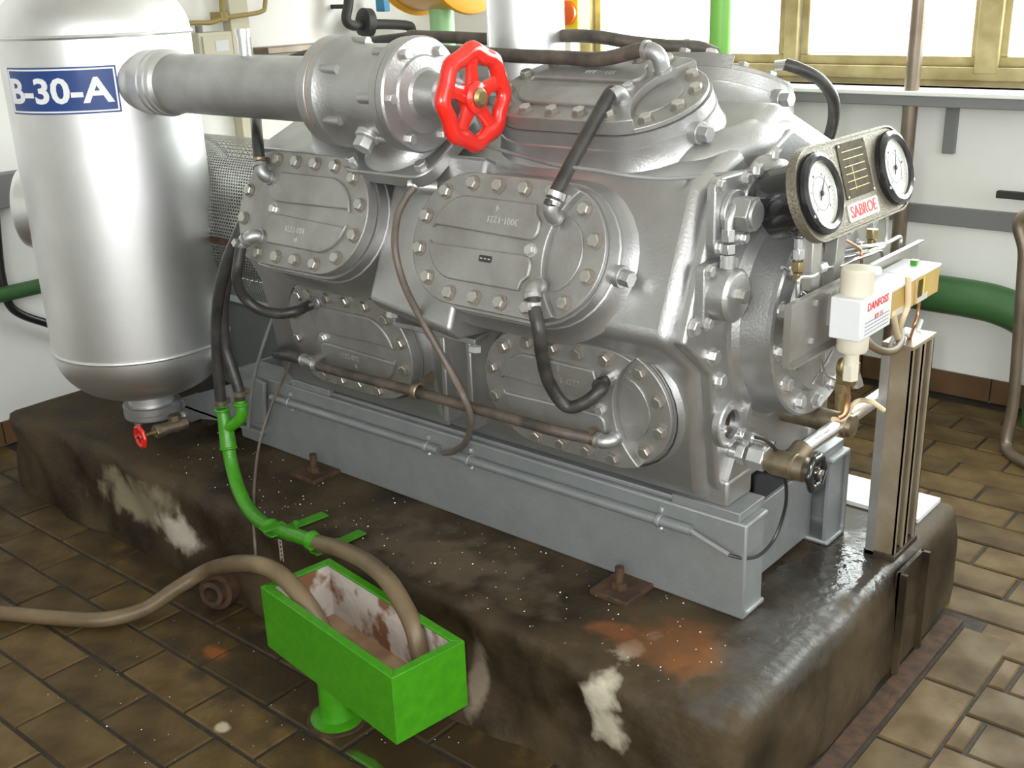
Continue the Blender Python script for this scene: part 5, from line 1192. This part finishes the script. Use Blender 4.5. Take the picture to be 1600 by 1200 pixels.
# left wall fittings
bx = thing('switch_box', 'beige electrical switch box on the left wall above the suction pipe', 'box', (-3.24, 0.72, 1.38))
obj('housing', MB().box(-3.27, -3.17, 0.625, 0.80, 1.36, 1.555), 'beige', bx, bev=0.004)
obj('box_cover', MB().box(-3.17, -3.160, 0.64, 0.79, 1.38, 1.54), 'beige', bx, bev=0.002)
obj('white_label', MB().box(-3.160, -3.158, 0.70, 0.77, 1.475, 1.52), 'box_white', bx, smooth=False)
obj('cable_gland', MB().cyl((-3.21, 0.66, 1.555), (-3.21, 0.66, 1.585), 0.016, 14), 'duct_grey', bx)
single('cable_trunking', MB().box(-3.27, -3.21, 0.83, 0.93, 0.9, 2.9), 'beige', 'pale vertical cable trunking on the left wall', 'trunking', bev=0.003)
cnd = thing('wall_conduit', 'yellow-brown bent conduit on the left wall near the switch box', 'conduit', (-3.2, 0.8, 1.55))
obj('tube', MB().tube([(-3.2000, 0.4628, 1.5805), (-3.2000, 0.6226, 1.5964), (-3.2000, 0.7204, 1.5947), (-3.2000, 0.7897, 1.6104), (-3.2000, 0.9114, 1.6190), (-3.2000, 0.9942, 1.6295), (-3.2000, 1.0194, 1.6560), (-3.2000, 1.0406, 1.7861)], 0.010, 10, 6), 'yellow_conduit', cnd)
obj('tube', MB().tube([(-3.2000, 0.7897, 1.6104), (-3.2000, 0.7867, 1.6584), (-3.2000, 0.7992, 1.7895)], 0.013, 10, 4), 'yellow_conduit', cnd)
obj('saddle_clip', MB().box(-3.27, -3.19, V((-3.2000, 0.7872, 1.6159)).y - 0.02, V((-3.2000, 0.7872, 1.6159)).y + 0.02, V((-3.2000, 0.7872, 1.6159)).z - 0.02, V((-3.2000, 0.7872, 1.6159)).z + 0.02), 'yellow_conduit', cnd, bev=0.003)
ct = thing('cable_tray', 'brown horizontal cable tray bracket on the left wall behind the suction pipe', 'tray', (-3.2, 1.15, 1.45))
obj('tray_rail', MB().box(-3.27, -3.16, 0.98, 1.36, 1.445, 1.475), 'pipe_brown', ct, bev=0.003)
obj('tray_rail', MB().box(-3.27, -3.12, 0.98, 1.36, 1.40, 1.415), 'pipe_brown', ct, bev=0.003)
wcb = thing('wall_cabinet', 'low white cabinet by the left wall seen under the suction pipe', 'cabinet', (-3.1, 0.8, 0))
obj('carcass', MB().box(-3.26, -2.95, 0.35, 1.30, 0.0, 1.02), 'box_white', wcb, bev=0.004)
obj('door', MB().box(-2.95, -2.93, 0.37, 0.82, 0.04, 0.99), 'box_white', wcb, bev=0.003)
obj('door', MB().box(-2.95, -2.93, 0.83, 1.28, 0.04, 0.99), 'box_white', wcb, bev=0.003)
obj('top_board', MB().box(-3.27, -2.92, 0.33, 1.32, 1.02, 1.05), 'beige', wcb, bev=0.003)
single('wall_duct', MB().box(-3.27, -3.20, -1.4, 0.30, 0.955, 1.085), 'duct_grey', 'broad grey duct along the left wall behind the vessel', 'duct', bev=0.004)
single('green_wall_pipe', MB().cyl((-3.20, -1.4, 0.628), (-3.20, 0.9, 0.628), 0.030, 20), 'green_dark', 'dark green pipe running level along the left wall', 'pipe')
single('wall_cable', MB().tube([(-3.2200, -0.3442, 1.0694), (-3.2200, -0.3767, 0.7752), (-3.2200, -0.3812, 0.6733), (-3.2200, -0.3733, 0.5801), (-3.2200, -0.3286, 0.5242), (-3.2200, -0.2436, 0.4708), (-3.2200, -0.1419, 0.4119), (-3.2200, 0.1139, 0.3348), (-3.2200, 0.5321, 0.2425)], 0.017, 12, 8), 'cable_black', 'thick black cable sagging on the left wall below the grey duct', 'cable')

# back wall fittings
single('wall_pipe', MB().tube([(-0.642, 2.15, 2.9), (-0.642, 2.15, 0.12), (-0.642, 2.15, 0.0)], 0.029, 18, 1), 'pipe_brown', 'thin brown vertical pipe in front of the window and back wall', 'pipe')
single('wall_stripe_duct', MB().box(-2.0, 1.2, 2.245, 2.27, 0.722, 0.797), 'duct_grey', 'narrow grey duct along the back wall right of the gauges', 'duct', bev=0.003)
single('wall_bracket', MB().box(-0.535, -0.487, 2.245, 2.27, 1.01, 1.228), 'duct_grey', 'short grey bracket under the window sill', 'bracket', bev=0.003)
single('wall_bar', MB().box(-0.285, 0.05, 2.17, 2.20, 0.865, 0.893).box(-0.12, -0.09, 2.18, 2.27, 0.868, 0.890), 'black_matt', 'dark bar on the back wall at the right edge of the picture', 'bar', bev=0.004)
ge = thing('green_elbow_pipe', 'thick dark green pipe bending downward along the back wall', 'pipe', (-0.1, 2.1, 0))
obj('pipe_run', MB().tube([(-1.25, 2.1, 0.475), (-0.9, 2.1, 0.475), (-0.45, 2.1, 0.474), (-0.30, 2.1, 0.472), (-0.20, 2.1, 0.462), (-0.10, 2.1, 0.43), (-0.03, 2.1, 0.37), (0.005, 2.1, 0.28), (0.01, 2.1, 0.0)], 0.076, 28, 5), 'green_dark', ge, ang=60)
obj('pipe_clip', MB().ring(0.078, 0.006, fr((-0.95, 2.1, 0.475), (1, 0, 0)), 32, 6, flat=2).box(-0.965, -0.935, 2.17, 2.268, 0.45, 0.5), 'green_dark', ge)
single('bent_tube', MB().tube([(1.15, 1.8, 0.975), (0.45, 1.8, 0.975), (0.28, 1.8, 0.965), (-0.0618, 1.8000, 0.8874), (-0.0527, 1.8000, 0.7394), (-0.0367, 1.8000, 0.4568), (-0.0251, 1.8000, 0.1857), (-0.0302, 1.7900, 0.0595), (-0.0191, 1.7700, 0.0172), (0.0224, 1.7200, 0.0092), (0.1036, 1.6515, 0.0220), (0.2620, 1.5995, 0.0220), (0.5208, 1.4965, 0.0220)], 0.021, 14, 8), 'pipe_brown', 'bent brown steel tube frame at the right edge', 'tube', ang=60)
yb_ = thing('stop_button', 'yellow box with a red disc beside the left end of the window', 'button', (-2.36, 2.2, 1.5))
obj('housing', MB().box(-2.43, -2.30, 2.17, 2.27, 1.48, 1.68), 'yellow_bright', yb_, bev=0.004)
obj('red_disc', MB().lathe([(0.055, 0), (0.055, 0.02), (0.04, 0.03)], fr((-2.36, 2.17, 1.57), (0, -1, 0)), 28), 'orange_red', yb_)
# wire clutter on the rear top cover
single('top_fitting', MB().cyl((-0.50, 0.25, 1.47), (-0.50, 0.24, 1.56), 0.008, 10).cyl((-0.53, 0.25, 1.50), (-0.44, 0.23, 1.515), 0.016, 12), 'dull_brass', 'small bronze fitting with a pin on the rear top cover', 'fitting')

# flakes of paint and grit lying about: nobody could count them
fk = MB(); rng = random.Random(3)
for i in range(300):
    if i < 185: x, y, z = rng.uniform(-2.0, 0.1), rng.uniform(-0.60, -0.285), PZ
    else: x, y, z = rng.uniform(-1.6, 0.2), rng.uniform(-1.25, -0.69), 0.001
    r = rng.uniform(0.0010, 0.0028); a = rng.uniform(0, 6.28)
    fk.add([(x + r * math.cos(a + k * 2.1), y + r * math.sin(a + k * 2.1), z) for k in range(3)] + [(x, y, z + r * 0.9)], [(0, 1, 3), (1, 2, 3), (2, 0, 3), (2, 1, 0)])
fo = single('paint_flakes', fk, 'plate_light', 'pale paint flakes and grit scattered on the plinth and tiles', 'debris', smooth=False)
fo['kind'] = 'stuff'
